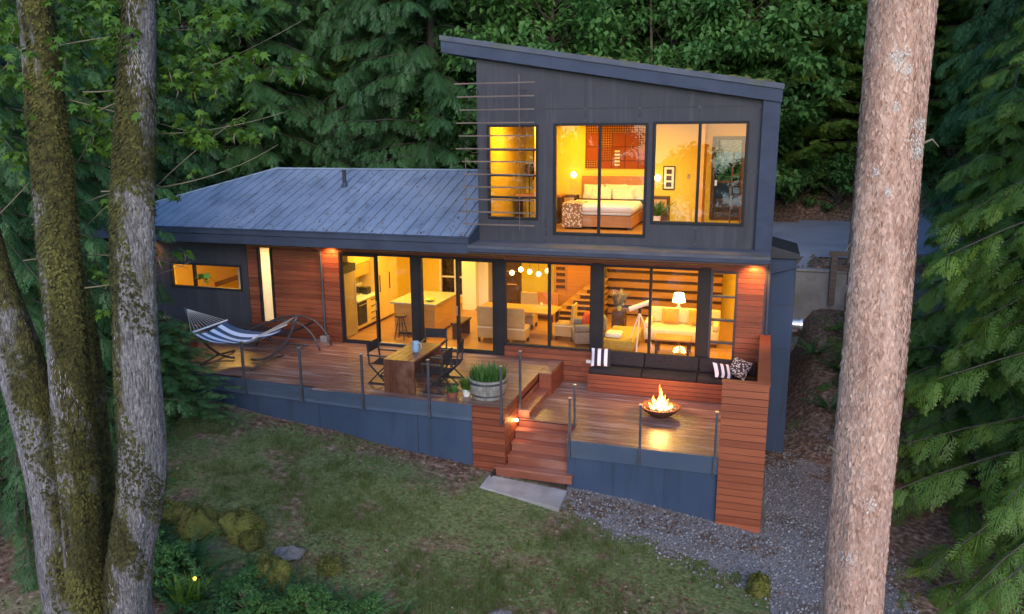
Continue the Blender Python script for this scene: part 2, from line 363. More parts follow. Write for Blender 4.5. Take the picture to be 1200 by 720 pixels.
# ------------------------------------------------------------------ house
H = thing('house', (0, 0, 0), 'modern two-storey timber and charcoal house with lit windows and tilted tower roof', 'house')
def wall_holes(mb, x0, x1, z0, z1, holes, y0, y1, tone=None):
    xs = sorted({x0, x1, *[h[0] for h in holes], *[h[1] for h in holes]}); xs = [x for x in xs if x0 <= x <= x1]
    for a, b in zip(xs, xs[1:]):
        zs = [(z0, z1)]
        for h in holes:
            if h[0] < b-1e-6 and h[1] > a+1e-6:
                zs = [q for s0, s1 in zs for q in ((s0, min(s1, h[2])), (max(s0, h[3]), s1)) if q[1]-q[0] > 1e-6]
        for s0, s1 in zs: mb.box(a, b, y0, y1, s0, s1, tone)
def siding(mb, x0, x1, z0, z1, holes, y0, y1, pitch=.125, gap=.012):
    z = z0
    while z < z1-.02:
        t = min(z+pitch-gap, z1); br = sorted({z, t, *[q for h in holes for q in h[2:4] if z+.004 < q < t-.004]})
        for za, zb in zip(br, br[1:]):
            segs = [(x0, x1)]; zm = (za+zb)/2
            for h in holes:
                if h[2] < zm < h[3]: segs = [q for s0, s1 in segs for q in ((s0, min(s1, h[0])), (max(s0, h[1]), s1)) if q[1]-q[0] > .01]
            for s0, s1 in segs:
                c = s0
                while c < s1:
                    e = min(s1, c + random.uniform(2.2, 4.2))
                    if s1-e < .5: e = s1
                    mb.box(c, e-(.003 if e < s1 else 0), y0, y1, za, zb); c = e
        z += pitch
K1, K2 = (-3.90,-1.80,0,2.44), (-1.62,.44,0,2.44)
D1, D2, D3 = (.64,2.85,.28,2.42), (3.08,5.34,.28,2.42), (5.58,6.17,.22,2.38)
LWIN, SIDEL = (-9.3,-6.92,1.22,1.95), (-6.32,-5.98,.42,2.46)
LOW = [K1, K2, D1, D2, D3, LWIN, SIDEL]
m = MB(); wall_holes(m, -11.0, 6.70, -1.0, 2.70, LOW, .03, .18); m.build('front_wall', 'wall_cream', H)
m = MB(); siding(m, -6.72, 6.74, -.62, 2.70, [K1, K2, D1, D2, D3, SIDEL], -.012, .028); m.build('cedar_siding', 'cedar', H, .003)
m = MB(); wall_holes(m, -11.0, -6.73, -1.0, 2.70, [LWIN], -.02, .028); m.build('grey_cladding', 'charcoal_panel', H)
for q in ((6.70,6.80,-.01,-2.2),(-11.1,-11.0,-.02,-1.0)): m = MB(); m.box(q[0], q[1], q[2], 6.2, q[3], 2.70); m.build('side_wall', 'charcoal_panel', H)
m = MB(); BW = [(-3.4,-2.3,.2,2.1)]
wall_holes(m, -11.0, 6.70, -1.0, 2.70, BW, 5.5, 5.7); m.build('back_wall', 'wall_cream', H)
m = MB(); m.box(-11.0, 6.70, .18, 5.5, -.2, 0); m.build('floor', 'oak_floor', H)
m = MB(); m.box(-11.0, 6.70, .18, 5.5, 2.62, 2.69); m.build('ceiling', 'ceiling_paint', H)
m = MB(); m.box(-4.75, -4.6, .18, 5.5, 0, 2.62); m.build('partition', 'wall_cream', H)
m = MB(); m.box(-2.26, -1.8, 4.6, 5.5, 0, 2.62); m.box(-1.8, -1.5, 4.9, 5.5, 0, 2.62); m.build('partition', 'wall_white', H)

def window(x0, x1, z0, z1, y, mx=(), mz=(), fw=.055, depth=.11, out=.035, mat='black_frame', name='window', glass='window_glass', rows_for=None):
    f = MB(); ya, yb = y-out, y-out+depth
    f.box(x0, x0+fw, ya, yb, z0, z1); f.box(x1-fw, x1, ya, yb, z0, z1)
    f.box(x0+fw, x1-fw, ya, yb, z0, z0+fw); f.box(x0+fw, x1-fw, ya, yb, z1-fw, z1)
    for q in mx: f.box(q-.03, q+.03, ya+.004, yb, z0+fw, z1-fw)
    cs = [x0+fw, *[c for q in mx for c in (q-.03, q+.03)], x1-fw]
    for q in mz:
        for a, b in zip(cs[::2], cs[1::2]): f.box(a, b, ya+.006, yb, q-.025, q+.025)
    o = f.build(name, mat, H, .006)
    g = MB(); yg = y-out+depth*.55
    g.add([(x0+.02, yg, z0+.02), (x1-.02, yg, z0+.02), (x1-.02, yg, z1-.02), (x0+.02, yg, z1-.02)], [(0,1,2,3)])
    g.build('pane', glass, o); return o
def sliding_door(x0, x1, z0, z1, fix):
    o = window(x0, x1, z0, z1, 0, [(x0+x1)/2], (), .06, .14, .045, name='sliding_door')
    s = MB(); a, b = (x0+.05, (x0+x1)/2+.03) if fix == 'l' else ((x0+x1)/2-.03, x1-.05)
    y0, y1 = .035, .065
    for q in ((a, a+.05, z0+.05, z1-.05), (b-.05, b, z0+.05, z1-.05)): s.box(q[0], q[1], y0-.055, y0-.01, q[2], q[3])
    s.box(a+.05, b-.05, y0-.055, y0-.01, z0+.05, z0+.09); s.box(a+.05, b-.05, y0-.055, y0-.01, z1-.1, z1-.05)
    s.build('sliding_leaf', 'black_frame', o)
    t = MB(); t.box(x0+.06, x1-.06, .0, .09, z0+.055, z0+.075); t.build('sill_track', 'silver', o)
    h = MB(); hx = b-.03 if fix == 'l' else a+.03; h.box(hx-.012, hx+.012, -.07, -.018, z0+.95, z0+1.2); h.build('handle', 'silver', o)
    return o
sliding_door(*K1, 'l'); sliding_door(*K2, 'r')
m = MB(); m.box(-1.80, -1.62, -.05, .1, 0, 2.44); m.build('door_post', 'black_frame', H)
for q in ((.44,.64,0),(2.85,3.08,.24),(5.34,5.58,.24)): m = MB(); m.box(q[0], q[1], -.03, .1, q[2], 2.44); m.build('window_post', 'black_frame', H)
for d, mx in ((D1, 1.79), (D2, 4.225)): window(*d, 0, [mx], (), .05)
window(*D3, 0, (), (.72, 1.25, 1.80), .05, mat='charcoal_panel')
window(*LWIN, 0, [-8.5], (), .06)
m = MB(); m.box(-6.38, -6.32, -.05, .1, .42, 2.46); m.box(-5.98, -5.92, -.05, .1, .42, 2.46); sl = m.build('window', 'black_frame', H, .004)
PM('frosted', (.8,.78,.62), (.84,.82,.68), 2, (.3,.4))
def blind_mat():
    mm, t, n, l, p = _mat('blind'); p.inputs['Base Color'].default_value = (.9,.84,.66,1); p.inputs['Roughness'].default_value = .5
    tr = n.new('ShaderNodeBsdfTranslucent'); tr.inputs[0].default_value = (.95,.9,.75,1)
    mx = n.new('ShaderNodeMixShader'); mx.inputs[0].default_value = .6; l.new(p.outputs[0], mx.inputs[1]); l.new(tr.outputs[0], mx.inputs[2]); l.new(mx.outputs[0], n['Material Output'].inputs[0]); MATS['blind'] = mm
blind_mat()
m = MB(); m.box(-6.32, -5.98, .03, .036, .42, 2.46); m.build('frosted_pane', 'blind', sl)
m = MB(); m.box(-7.2, -7.1, .18, 1.6, 0, 2.62); m.box(-5.0, -4.9, .18, 1.6, 0, 2.62); m.box(-7.1, -5.0, 1.5, 1.6, 0, 2.62); m.build('partition', 'wall_white', H)
for q in ((-10.995,-10.97,.185,5.49,.0,2.61),(6.67,6.695,.185,5.49,0,2.61),(.125,.14,.21,3.61,3.085,5.79),(6.66,6.675,.21,3.61,3.085,5.79)): m = MB(); m.box(*q); m.build('wall_lining', 'wall_cream', H)
# window to the rear garden
o = window(-3.4, -2.3, .2, 2.1, 5.6, [-2.85], [.85, 1.5], .07, .12, .12, mat='white_paint')

# eaves, hip roof, ledge
m = MB(); m.box(-11.5, 6.80, -.76, -.022, 2.66, 2.70); m.build('soffit', 'wood_dark', H)
m = MB(); ex0, ey0, ey1, ez, rz, ry = -11.6, -.72, 6.95, 3.03, 4.40, 3.12
rx = ex0 + 3.9
P_ = [(ex0,ey0,ez),(-.0,ey0,ez),(-.0,ry,rz),(rx,ry,rz),(ex0,ey1,ez),(6.8,ey1,ez),(6.8,ry+.65,4.17),(0,ry+.65,4.17),(ex0,ey0,ez-.1),(0,ey0,ez-.1),(ex0,ey1,ez-.1),(6.8,ey1,ez-.1)]
m.add(P_, [(0,1,2,3),(0,3,4),(3,2,7,6,5,4),(8,9,1,0),(4,10,8,0),(5,11,10,4)], .5)
sl_ = (rz-ez)/(ry-ey0)
x = ex0 + .3
while x < -.05:
    yt = min(ry, ey0 + (x-ex0)/3.9*(ry-ey0)); zt = ez + (yt-ey0)*sl_
    m.bar((x, ey0, ez+.014), (x, yt, zt+.014), .02, .042, .15); x += .31
y = ey0 + .3
while y < ey1-.2:       # seams of the hip end
    k = min((y-ey0)/(ry-ey0), (ey1-y)/(ey1-ry)); m.bar((ex0, y, ez+.014), (ex0+3.9*k, y, ez+(rz-ez)*k+.014), .022, .042, .15); y += .40
m.bar((ex0, ey0, ez+.02), (rx, ry, rz+.02), .09, .04, .8); m.bar((rx, ry, rz+.02), (0, ry, rz+.02), .11, .045, .8)
m.bar((0-.03, ey0, ez+.03), (-.03, ry, rz+.03), .06, .08, .3)
m.build('roof', 'roof_metal', H)
m = MB(); m.box(ex0, .0, -.81, -.725, 2.90, 3.06); m.box(ex0, 0, -.83, -.80, 3.03, 3.06); m.box(ex0-.08, ex0, -.81, 6.95, 2.90, 3.06); m.prism([(-.80,2.863),(-.80,3.045),(-.72,3.045),(.0,3.30),(.0,2.9)], 'x', .0, .02); m.build('gutter', 'trim_metal', H, .01)
m = MB(); m.box(ex0+.05, 0, -.775, -.725, 2.66, 2.90); m.box(ex0+.0, ex0+.05, -.775, 6.9, 2.66, 2.90); m.build('fascia', 'trim_metal', H)
m = MB(); m.prism([(-.80,2.71),(-.80,2.862),(0.03,2.895),(.03,2.71)], 'x', 0.0, 6.815); m.build('storey_ledge', 'trim_metal', H, .006)
m = MB(); m.box(0, 6.825, -.812, -.801, 2.80, 2.872); m.prism([(-.812,2.873),(-.812,2.868),(-.03,2.896),(-.03,2.902)], 'x', 0, 6.822); m.build('ledge_flashing', 'flashing', H)
_n = 420; _x = rng.uniform(ex0+4, -.1, _n); _y = ey0 + (ry-ey0)*rng.random(_n)**1.3; _a = rng.uniform(0, 6.28, _n); m = MB()
for x, y, a in zip(_x, _y, _a):
    s = random.uniform(.015, .05); z = ez + (y-ey0)*sl_ + .012; c, d = math.cos(a)*s, math.sin(a)*s
    m.add([(x-c, y-d, z-d*sl_), (x+d*.4, y-c*.4, z+.012-c*.4*sl_), (x+c, y+d, z+d*sl_), (x-d*.4, y+c*.4, z+.006+c*.4*sl_)], [(0,1,2,3)])
m.build('roof_litter', 'fallen_leaf', H)['kind'] = 'stuff'
# vent pipe on the left roof
m = MB(); m.tube([(-4.75,2.0,3.95),(-4.75,2.0,4.42)], .055, 12); m.tube([(-4.75,2.0,4.40),(-4.75,2.0,4.45)], .065, 12); vp = m.build('vent_pipe', 'black_matte', H)
m = MB(); m.lathe([(.16,-.03),(.12,.02),(.062,.09),(.058,.12)], (-4.75,2.0,3.97), 14); m.build('flashing_boot', 'trim_metal', vp)

# tower
UW = (.25,1.51,3.42,5.64); UB = [(1.88,2.98,3.09,5.66), (2.98,4.06,3.09,5.66)]; UR = (4.17,6.22,3.41,5.68)
zu = lambda x: 7.30 - .164*(x+.82)
THOLES = [UW, (1.88,4.06,3.09,5.66), UR]
m = MB(); wall_holes(m, 0, 6.5, 2.70, 5.9, THOLES, .0, .05); m.prism([(0,5.9),(6.5,5.9),(6.5,zu(6.5)),(0,zu(0))], 'y', 0, .05); m.build('tower_cladding', 'charcoal_panel', H)
m = MB(); wall_holes(m, .05, 6.6, 2.70, 5.9, THOLES, .05, .2); m.build('front_wall', 'wall_cream', H)
m = MB(); m.prism([(0,.05),(3.75,.05),(3.75,.2),(0,.2)], 'z', 2.7, 2.7001) if 0 else None
m.box(0, .12, .05, 3.7, 2.7, 7.1); m.build('side_wall', 'charcoal_panel', H)
m = MB(); m.box(6.68, 6.80, .05, 3.7, 2.7, 6.0); m.build('side_wall', 'charcoal_panel', H)
DR = (5.24,6.06,3.15,5.32)
m = MB(); wall_holes(m, .12, 6.68, 2.7, 5.95, [DR], 3.62, 3.76); m.build('back_wall', 'wall_cream', H)
m = MB(); m.box(.12, 6.68, .2, 3.62, 2.9, 3.08); m.build('floor', 'oak_floor', H)
m = MB(); m.box(.12, 6.68, .2, 3.62, 5.80, 5.86); m.build('ceiling', 'ceiling_paint', H)
m = MB(); m.prism([(1.62,.2),(1.72,.2),(1.06,1.6),(1.06,3.62),(.96,3.62),(.96,1.6)], 'z', 3.08, 5.8); m.build('partition', 'wall_cream', H)
m = MB(); m.box(5.02, 5.10, 2.7, 3.62, 3.08, 5.8); m.build('partition', 'wood_warm', H)
m = MB(); zt = lambda x: 7.66 - .164*(x+.82)
m.prism([(-.82,zu(-.82)),(6.86,zu(6.86)),(6.86,zt(6.86)),(-.82,zt(-.82))], 'y', -.17, 4.3); m.build('tower_roof', 'trim_metal', H, .012)
m = MB(); m.prism([(-.835,zt(-.82)-.085),(6.885,zt(6.885)-.085),(6.885,zt(6.885)+.025),(-.835,zt(-.835)+.025)], 'y', -.20, -.172)
m.prism([(-.835,zt(-.82)+.003),(6.885,zt(6.885)+.003),(6.885,zt(6.885)+.03),(-.835,zt(-.835)+.03)], 'y', -.172, 4.32); m.build('roof_flashing', 'flashing', H)
m = MB()
for k in range(60):      # moss and needles lying along the low front edge of the roof
    x = random.uniform(2.6, 6.7); s = random.uniform(.03,.08)
    m.lathe([(s*1.6,0),(s*1.2,s*.5),(s*.4,s*.8)], (x, random.uniform(-.12,.5), zt(x)+.028), 7)
m.build('roof_moss', 'moss', H)['kind'] = 'stuff'
m = MB(); m.prism([(6.48,2.897),(6.835,2.897),(6.835,zu(6.835)),(6.48,zu(6.48))], 'y', -.13, .049); m.build('corner_pier', 'trim_metal', H, .008)
# panel joints with their little steel crosses
for q in ((2.612,2.628,5.70,zu(2.62)),(3.852,3.868,5.70,zu(3.86)),(5.152,5.168,5.70,zu(5.16)),(1.6,6.48,5.975,5.99),(5.18,5.196,2.90,3.40),(6.23,6.48,4.60,4.612),(1.69,1.706,2.9,3.5)):
    m = MB(); m.box(q[0]-.011, q[1]+.011, -.0045 if q[1]-q[0] > 1 else -.004, 0, q[2]-.01, q[3]+.01); m.build('panel_joint', 'black_matte', H)
for x, z in ((2.62,5.98),(3.86,5.98),(5.16,5.98),(6.44,5.98),(2.62,5.72),(3.86,5.72),(5.19,3.34),(5.19,2.98),(6.30,4.606),(6.44,4.606),(1.70,3.0),(1.70,3.2)):
    m = MB(); m.box(x-.03, x+.03, -.012, -.005, z-.006, z+.006); m.box(x-.006, x+.006, -.013, -.0055, z-.03, z+.03); m.build('joint_bracket', 'steel', H)
window(*UW, 0, (), (3.94, 4.46, 5.06), .055)
window(1.88, 4.06, 3.09, 5.66, 0, [2.97], (), .06)
window(*UR, 0, [5.19], (), .06)
o = window(*DR, 3.68, (), (4.15,), .09, .14, .1, mat='wood_dark', name='balcony_door')
m = MB(); m.box(5.34, 5.40, 3.5, 3.54, 4.05, 4.2); m.build('handle', 'silver', o)
# slender horizontal rods in front of the tower corner
SH = MB(); 
for x in (1.2, -.12): SH.bar((x, -.50, 3.22), (x, -.50, 6.75 if x > 0 else 4.9), .014)
for x in (1.2, .05):
    for z in (3.4, 5.0, 6.4): SH.bar((x, -.5, z), (x, 0, z), .014)
sh = SH.build('sunshade', 'timber_grey', H)
for k in range(12):
    z = 6.56 - .293*k; a = -.36 + .03*((k*7) % 5) + (.1 if k > 5 else 0)
    r = MB(); r.bar((a, -.515, z), (1.56, -.515, z), .022, .03); r.build('rod', 'timber_grey', sh)

# fireplace chase on the right flank
m = MB(); m.box(6.805, 7.40, .45, 2.1, -2.4, 2.66); m.build('fireplace_chase', 'skirt_blue', H, .01)
m = MB(); m.prism([(6.805,2.66),(7.48,2.66),(7.44,2.78),(6.805,2.95)], 'y', .37, 2.2); m.build('chase_cap', 'black_matte', H, .01)
for z in (.55, 1.6): m = MB(); m.box(6.806, 7.402, .446, .4495, z-.008, z+.008); m.build('panel_joint', 'black_matte', H)
m = MB(); m.tube([(7.4,1.4,.95),(7.62,1.4,.95)], .12, 16); m.tube([(7.60,1.4,.95),(7.66,1.4,.95)], .15, 16); m.build('flue_vent', 'silver', H)
m = MB(); m.tube([(6.84,-.06,2.66),(6.84,-.06,1.0),(6.84,-.06,-1.8)], .035, 10); m.build('downspout', 'trim_metal', H)
m = MB(); m.tube([(6.86,.2,2.36),(7.2,.40,2.42),(7.46,.42,2.5)], .025, 8); m.build('downspout', 'trim_metal', H)
m = MB(); m.tube([(-4.40,-.60,2.66),(-4.40,-.12,2.5),(-4.40,-.07,2.3),(-4.40,-.07,.04)], .035, 10); dsp = m.build('downspout', 'steel', H)
m = MB(); m.box(-4.50,-4.30,-.18,0-.013,.004,.16); m.build('boot_box', 'concrete', dsp)
# soffit downlights
for x, y, pw in ((-4.12,-.22,110), (6.52,-.22,130), (-9.9,-.25,60)):
    m = MB(); m.lathe([(.07,-.025),(.09,-.02),(.09,0)], (x,y,2.66), 16); o = m.build('downlight', 'silver', H)
    b = MB(); b.lathe([(.055,-.032),(.06,-.026)], (x,y,2.66), 16); b.build('bulb', 'spot_glow', o)
    lamp('soffit_light', 'SPOT', (x, y, 2.60), pw, H, (1,.42,.12), .05, (R(14),0,0), 130)
m = MB(); m.box(2.73, 2.85, -.02, -.013, -.02, .06); m.build('outlet_cover', 'white_paint', H)

# interior ceiling lights
def ceil_light(x, y, z, pw, size=.5, col=(1,.60,.07)):
    m = MB(); m.lathe([(.10,-.03),(.12,0)], (x,y,z), 16); o = m.build('ceiling_light', 'lamp_glow', H)
    lamp('room_light', 'AREA', (x, y, z-.05), pw, H, col, size)
for x, y, pw in ((-3.2,1.6,85),(-1.2,1.4,70),(-2.6,3.9,65),(.6,3.4,80),(2.4,2.4,65),(4.2,1.5,90),(4.4,3.8,100),(6.1,1.3,55)): ceil_light(x, y, 2.62, pw)
for x, y, pw in ((2.7,1.4,70),(4.5,1.3,70),(5.9,1.4,45),(.8,1.1,50),(1.7,2.6,40)): ceil_light(x, y, 5.80, pw)
ceil_light(-8.4, 1.3, 2.62, 130, col=(1,.56,.12)); ceil_light(-6.1, .9, 2.62, 55, col=(1,.8,.5))
# ------------------------------------------------------------------ terrace
def fy(x): return -3.68 + .055*max(0, -1.5-x)        # front edge of the upper deck
LZ = -.52
T = thing('terrace', (-3, -2, 0), 'raised timber terrace with blue rendered skirt along the front of the house', 'terrace')
m = MB(); y = -.025; bw, gap = .138, .007
while y > -3.70:
    x0, x1 = -8.6, 1.86
    y0 = max(y-bw, -3.70)
    # step the front boards back where the edge runs askew
    for xa, xb in ((-8.6, -6.6), (-6.6, -4.6), (-4.6, -2.6), (-2.6, -.4), (-.4, 1.86)):
        if y0 < fy((xa+xb)/2)-.02: continue
        m.box(xa+.0015, xb-.0015, y0, y, -.03, 0)
    if y > -1.15: m.box(1.862, 2.14, y0, y, -.03, 0)
    y -= bw+gap
m.build('deck_boards', 'deck_board', T, .003)
m = MB(); m.box(-8.6, 1.80, -3.1, 0, -.05, -.035); m.build('deck_underlay', 'dark_gap', T)
def front(mb, z0, z1, off, x0=-8.6, x1=1.15):
    xs = np.linspace(x0, x1, 12)
    for a, b in zip(xs, xs[1:]):
        p = [(a, fy(a)-off), (b, fy(b)-off), (b, fy(b)-off+.06), (a, fy(a)-off+.06)]
        zz = (z0, z1) if not callable(z0) else (z0(a), z1)
        mb.prism(p, 'z', zz[0], z1)
m = MB(); front(m, -.34, -.004, .05); m.build('edge_board', 'skirt_pale', T)
m = MB(); front(m, -2.2, -.345, -.0); m.box(-8.6, -8.52, -3.2, 0, -1.6, -.03); m.build('skirt', 'skirt_blue', T)
for x in (-4.9, -2.5, -.1): m = MB(); m.box(x-.006, x+.006, fy(x)-.004, fy(x)+.0, -1.6, -.35); m.build('skirt_joint', 'black_matte', T)
# cedar clad pier at the head of the stairs
PR = thing('deck_pier', (1.5, -3.3, -1.5), 'red cedar clad pier under the barrel planter beside the stairs', 'pier')
m = MB(); siding(m, 1.155, 1.855, -1.6, -.03, [], -3.735, -3.71, .135); m.build('siding_boards', 'cedar', PR, .003)
m = MB(); z = -1.6
while z < -.04:
    m.box(1.83, 1.855, -3.705, -1.2, z, min(z+.123, -.03)); z += .135
m.build('siding_boards', 'cedar', PR, .003)
m = MB(); m.box(1.16, 1.825, -3.706, -1.18, -1.7, -.032); m.build('core', 'dark_gap', PR)
m = MB(); m.box(1.15, 1.87, -3.75, -3.704, -.028, .003); m.build('cap', 'cedar', PR)
m = MB(); m.lathe([(.035,0),(.045,.02),(.03,.05)], (1.885,-3.02,-.52), 12); sl = m.build('step_light', 'spot_glow', PR)
lamp('step_glow', 'POINT', (1.96, -3.03, -.50), 7.0, PR, (1,.4,.1), .04)

# landing steps and lower deck, stairs
LD = thing('lower_deck', (4.4, -1.9, LZ), 'lower wet timber deck around the fire bowl with blue skirt', 'deck')
m = MB(); y = -.03
while y > -3.70:
    y0 = max(y-bw, -3.70); xa = 2.13 if y > -1.15 else 1.86
    if y0 < -2.82: xa = 3.16
    c = xa
    while c < 6.7:
        e = min(6.7, c+random.uniform(1.8, 3.4)); e = 6.7 if 6.7-e < .4 else e
        m.box(c+.001, e-.001, y0, y, LZ-.03, LZ); c = e
    y -= bw+gap
m.build('deck_boards', 'deck_board', LD, .003)
m = MB(); m.box(1.87, 6.69, -2.80, -.03, LZ-.06, LZ-.036); m.box(3.16, 6.69, -3.69, -2.8, LZ-.06, LZ-.036); m.build('deck_underlay', 'dark_gap', LD)
m = MB(); m.box(3.17, 6.11, -3.755, -3.705, -.87, LZ-.004); m.build('edge_board', 'skirt_pale', LD)
m = MB(); m.box(3.17, 6.11, -3.715, -3.66, -2.3, -.875); m.box(3.165, 3.225, -3.66, -2.84, -2.2, LZ-.035); m.build('skirt', 'skirt_blue', LD)
for x in (4.1, 5.1): m = MB(); m.box(x-.005, x+.005, -3.719, -3.7155, -2, -.88); m.build('skirt_joint', 'black_matte', LD)
m = MB(); m.box(1.862, 3.157, -2.835, -2.70, LZ-.032, LZ+.002); m.build('nosing_board', 'deck_board', LD, .003)
SS = thing('side_steps', (2.0, -2, LZ), 'two side treads stepping down from landing to lower deck', 'steps')
m = MB(); m.box(2.142, 2.165, -1.17, -.03, LZ, -.035); m.box(1.87, 2.14, -1.17, -1.148, LZ, -.035); m.build('landing_side', 'cedar', SS)
for z, x in ((-.17, 1.98), (-.345, 2.13)):
    m = MB(); m.box(1.86, x-.12, -2.78, -1.175, z-.035, z) if z > -.2 else m.box(1.86, x, -2.78, -1.175, z-.035, z)
    m.box(1.86, x-.14 if z > -.2 else x-.03, -2.77, -1.18, LZ, z-.037, .1); m.build('tread', 'stair_board', SS, .004)
ST = thing('front_stairs', (2.5, -3.3, -1.5), 'red timber front stairs rising from the concrete slab to the decks', 'stairs')
for k in range(5):
    z = LZ - .182*k; yb = -2.80 - .255*k; xl, xr = (1.862, 3.155)
    if k == 3: xl, xr = 1.862, 3.155
    if k >= 4: xl, xr = 1.66, 3.30
    m = MB()
    if k:
        y1 = yb + .255
        for s in range(2): m.box(xl, xr, y1-.128*(s+1)+.003 - (.02 if s else 0), y1-.128*s, z-.035, z)
        m.build('tread', 'stair_board', ST, .004)
    m = MB(); yr = yb if k else -2.80
    m.box(xl+.01, xr-.01, yr+.0, yr+.025, z-.182, z-.037); m.build('riser', 'stair_board', ST)
m = MB(); m.box(1.9, 3.15, -3.80, -2.79, -2.0, -1.30); m.box(1.9,3.15,-3.3,-2.79,-1.3,-.95); m.box(1.67, 1.69, -4.08, -3.76, -1.7, -1.29); m.build('stringer', 'dark_gap', ST)
SL = MB(); SL.add([(1.60,-4.00,-1.6),(3.24,-4.00,-1.75),(3.26,-4.72,-1.8),(1.58,-4.52,-1.65),(1.60,-4.00,-1.35),(3.24,-4.00,-1.47),(3.26,-4.72,-1.515),(1.58,-4.52,-1.385)], [(0,1,2,3),(7,6,5,4),(4,5,1,0),(5,6,2,1),(6,7,3,2),(7,4,0,3)])
solo(SL.build('concrete_slab', 'concrete', None, .015), 'flat grey concrete slab at the foot of the front stairs', 'slab')

# privacy wall of cedar slats
PW = thing('privacy_wall', (6.7, -2, -1.5), 'tall red cedar slat privacy wall wrapping the right end of the deck', 'wall')
m = MB(); z = -2.35
while z < .93:
    t = min(z+.128, .955)
    m.box(6.10, 6.925, -3.80, -3.775, z, t); m.box(6.90, 6.925, -3.773, -.02, z, t)
    if z > LZ-.1: m.box(6.10, 6.72, -3.665, -3.64, z, t); m.box(6.72, 6.745, -3.64, -.02, z, t)
    m.box(6.10, 6.125, -3.773, -3.667, z, t); z += .139
m.build('slats', 'cedar_wall', PW, .003)
m = MB(); m.box(6.127, 6.898, -3.772, -3.667, -2.35, .945); m.box(6.747, 6.898, -3.667, -.025, -2.35, .945); m.build('core', 'dark_gap', PW)
m = MB(); m.box(6.085, 6.94, -3.815, -3.63, .957, .99); m.box(6.71, 6.94, -3.629, -.015, .957, .99); m.build('cap', 'cedar_wall', PW, .004)

# bench
BN = thing('deck_bench', (4.6, -.4, LZ), 'long built-in cedar bench with dark cushions under the living windows', 'bench')
m = MB(); z = LZ+.005
while z < -.16: m.box(2.9, 6.70, -.64, -.615, z, z+.092); z += .1
m.box(2.9, 2.93, -.61, -.03, LZ, -.125); m.box(2.88, 6.70, -.66, -.03, -.12, -.085); m.build('base', 'cedar', BN, .003)
for a, b in ((2.93,4.15),(4.16,5.4),(5.41,6.68)):
    m = MB(); m.box(a, b, -.66, -.2, -.083, .045); m.build('seat_cushion', 'dark_fabric', BN, .03, True)
    m = MB(); m.prism([(-.24,.047),(-.05,.047),(-.03,.36),(-.13,.36)], 'x', a, b); m.build('back_cushion', 'dark_fabric', BN, .03, True)
def pillow_mat(name, c1, c2, axis, freq, kind='stripe'):
    mm, t, n, l, p = _mat(name); tc = n.new('ShaderNodeTexCoord'); sp_ = n.new('ShaderNodeSeparateXYZ'); l.new(tc.outputs['Generated'], sp_.inputs[0])
    if kind == 'stripe':
        q = n.new('ShaderNodeMath'); q.operation = 'MULTIPLY'; q.inputs[1].default_value = freq; l.new(sp_.outputs[axis], q.inputs[0])
        f = n.new('ShaderNodeMath'); f.operation = 'FRACT'; l.new(q.outputs[0], f.inputs[0])
        g = n.new('ShaderNodeMath'); g.operation = 'GREATER_THAN'; g.inputs[1].default_value = .5; l.new(f.outputs[0], g.inputs[0]); fac = g.outputs[0]
    else:
        v = n.new('ShaderNodeTexVoronoi'); v.inputs['Scale'].default_value = freq; l.new(tc.outputs['Generated'], v.inputs[0])
        g = n.new('ShaderNodeMath'); g.operation = 'GREATER_THAN'; g.inputs[1].default_value = .42; l.new(v.outputs['Distance'], g.inputs[0]); fac = g.outputs[0]
    mc = n.new('ShaderNodeMix'); mc.data_type = 'RGBA'; mc.inputs[6].default_value = (*c1,1); mc.inputs[7].default_value = (*c2,1); l.new(fac, mc.inputs[0])
    l.new(mc.outputs[2], p.inputs['Base Color']); p.inputs['Roughness'].default_value = .9; MATS[name] = mm
pillow_mat('stripe_cloth', (.75,.68,.72), (.02,.018,.03), 0, 3)
pillow_mat('pattern_cloth', (.5,.47,.45), (.04,.035,.035), 0, 9, 'vor')
def pillow(name, c, w, h, t, rot, mat, label, cat='pillow', parent=None):
    n = 8; vs, fs = [], []
    for s in (1, -1):
        for a in range(n+1):
            for b in range(n+1):
                u, v = a/n*2-1, b/n*2-1; e = (1-u**4)*(1-v**4); k = 1-.08*(abs(u*v))**.0*(abs(u)*abs(v))
                vs.append((u*w/2*(1-.06*(1-abs(v)**2)*abs(u)), s*t/2*max(0, e)**.6, v*h/2*(1-.06*(1-abs(u)**2)*abs(v))))
    N = (n+1)**2
    for a in range(n):
        for b in range(n):
            i = a*(n+1)+b; q = (i, i+1, i+n+2, i+n+1); fs += [q[::-1], tuple(k+N for k in q)]
    m = MB(); m.add(vs, fs); o = m.build(name, mat, parent, smooth=True)
    o.location = c; o.rotation_euler = rot
    if label: tag(o, label, cat)
    return o
pillow('striped_pillow', (3.17,-.42,.27), .46, .44, .17, (R(-28),0,R(8)), 'stripe_cloth', 'black and white striped pillow at the left end of the bench')
pillow('striped_pillow', (5.96,-.55,.22), .42, .40, .16, (R(-50),R(10),R(25)), 'stripe_cloth', 'black and white striped pillow lying by the privacy wall')
pillow('patterned_pillow', (6.32,-.45,.28), .46, .44, .17, (R(-32),R(12),R(-25)), 'pattern_cloth', 'grey patterned pillow in the right corner of the bench')

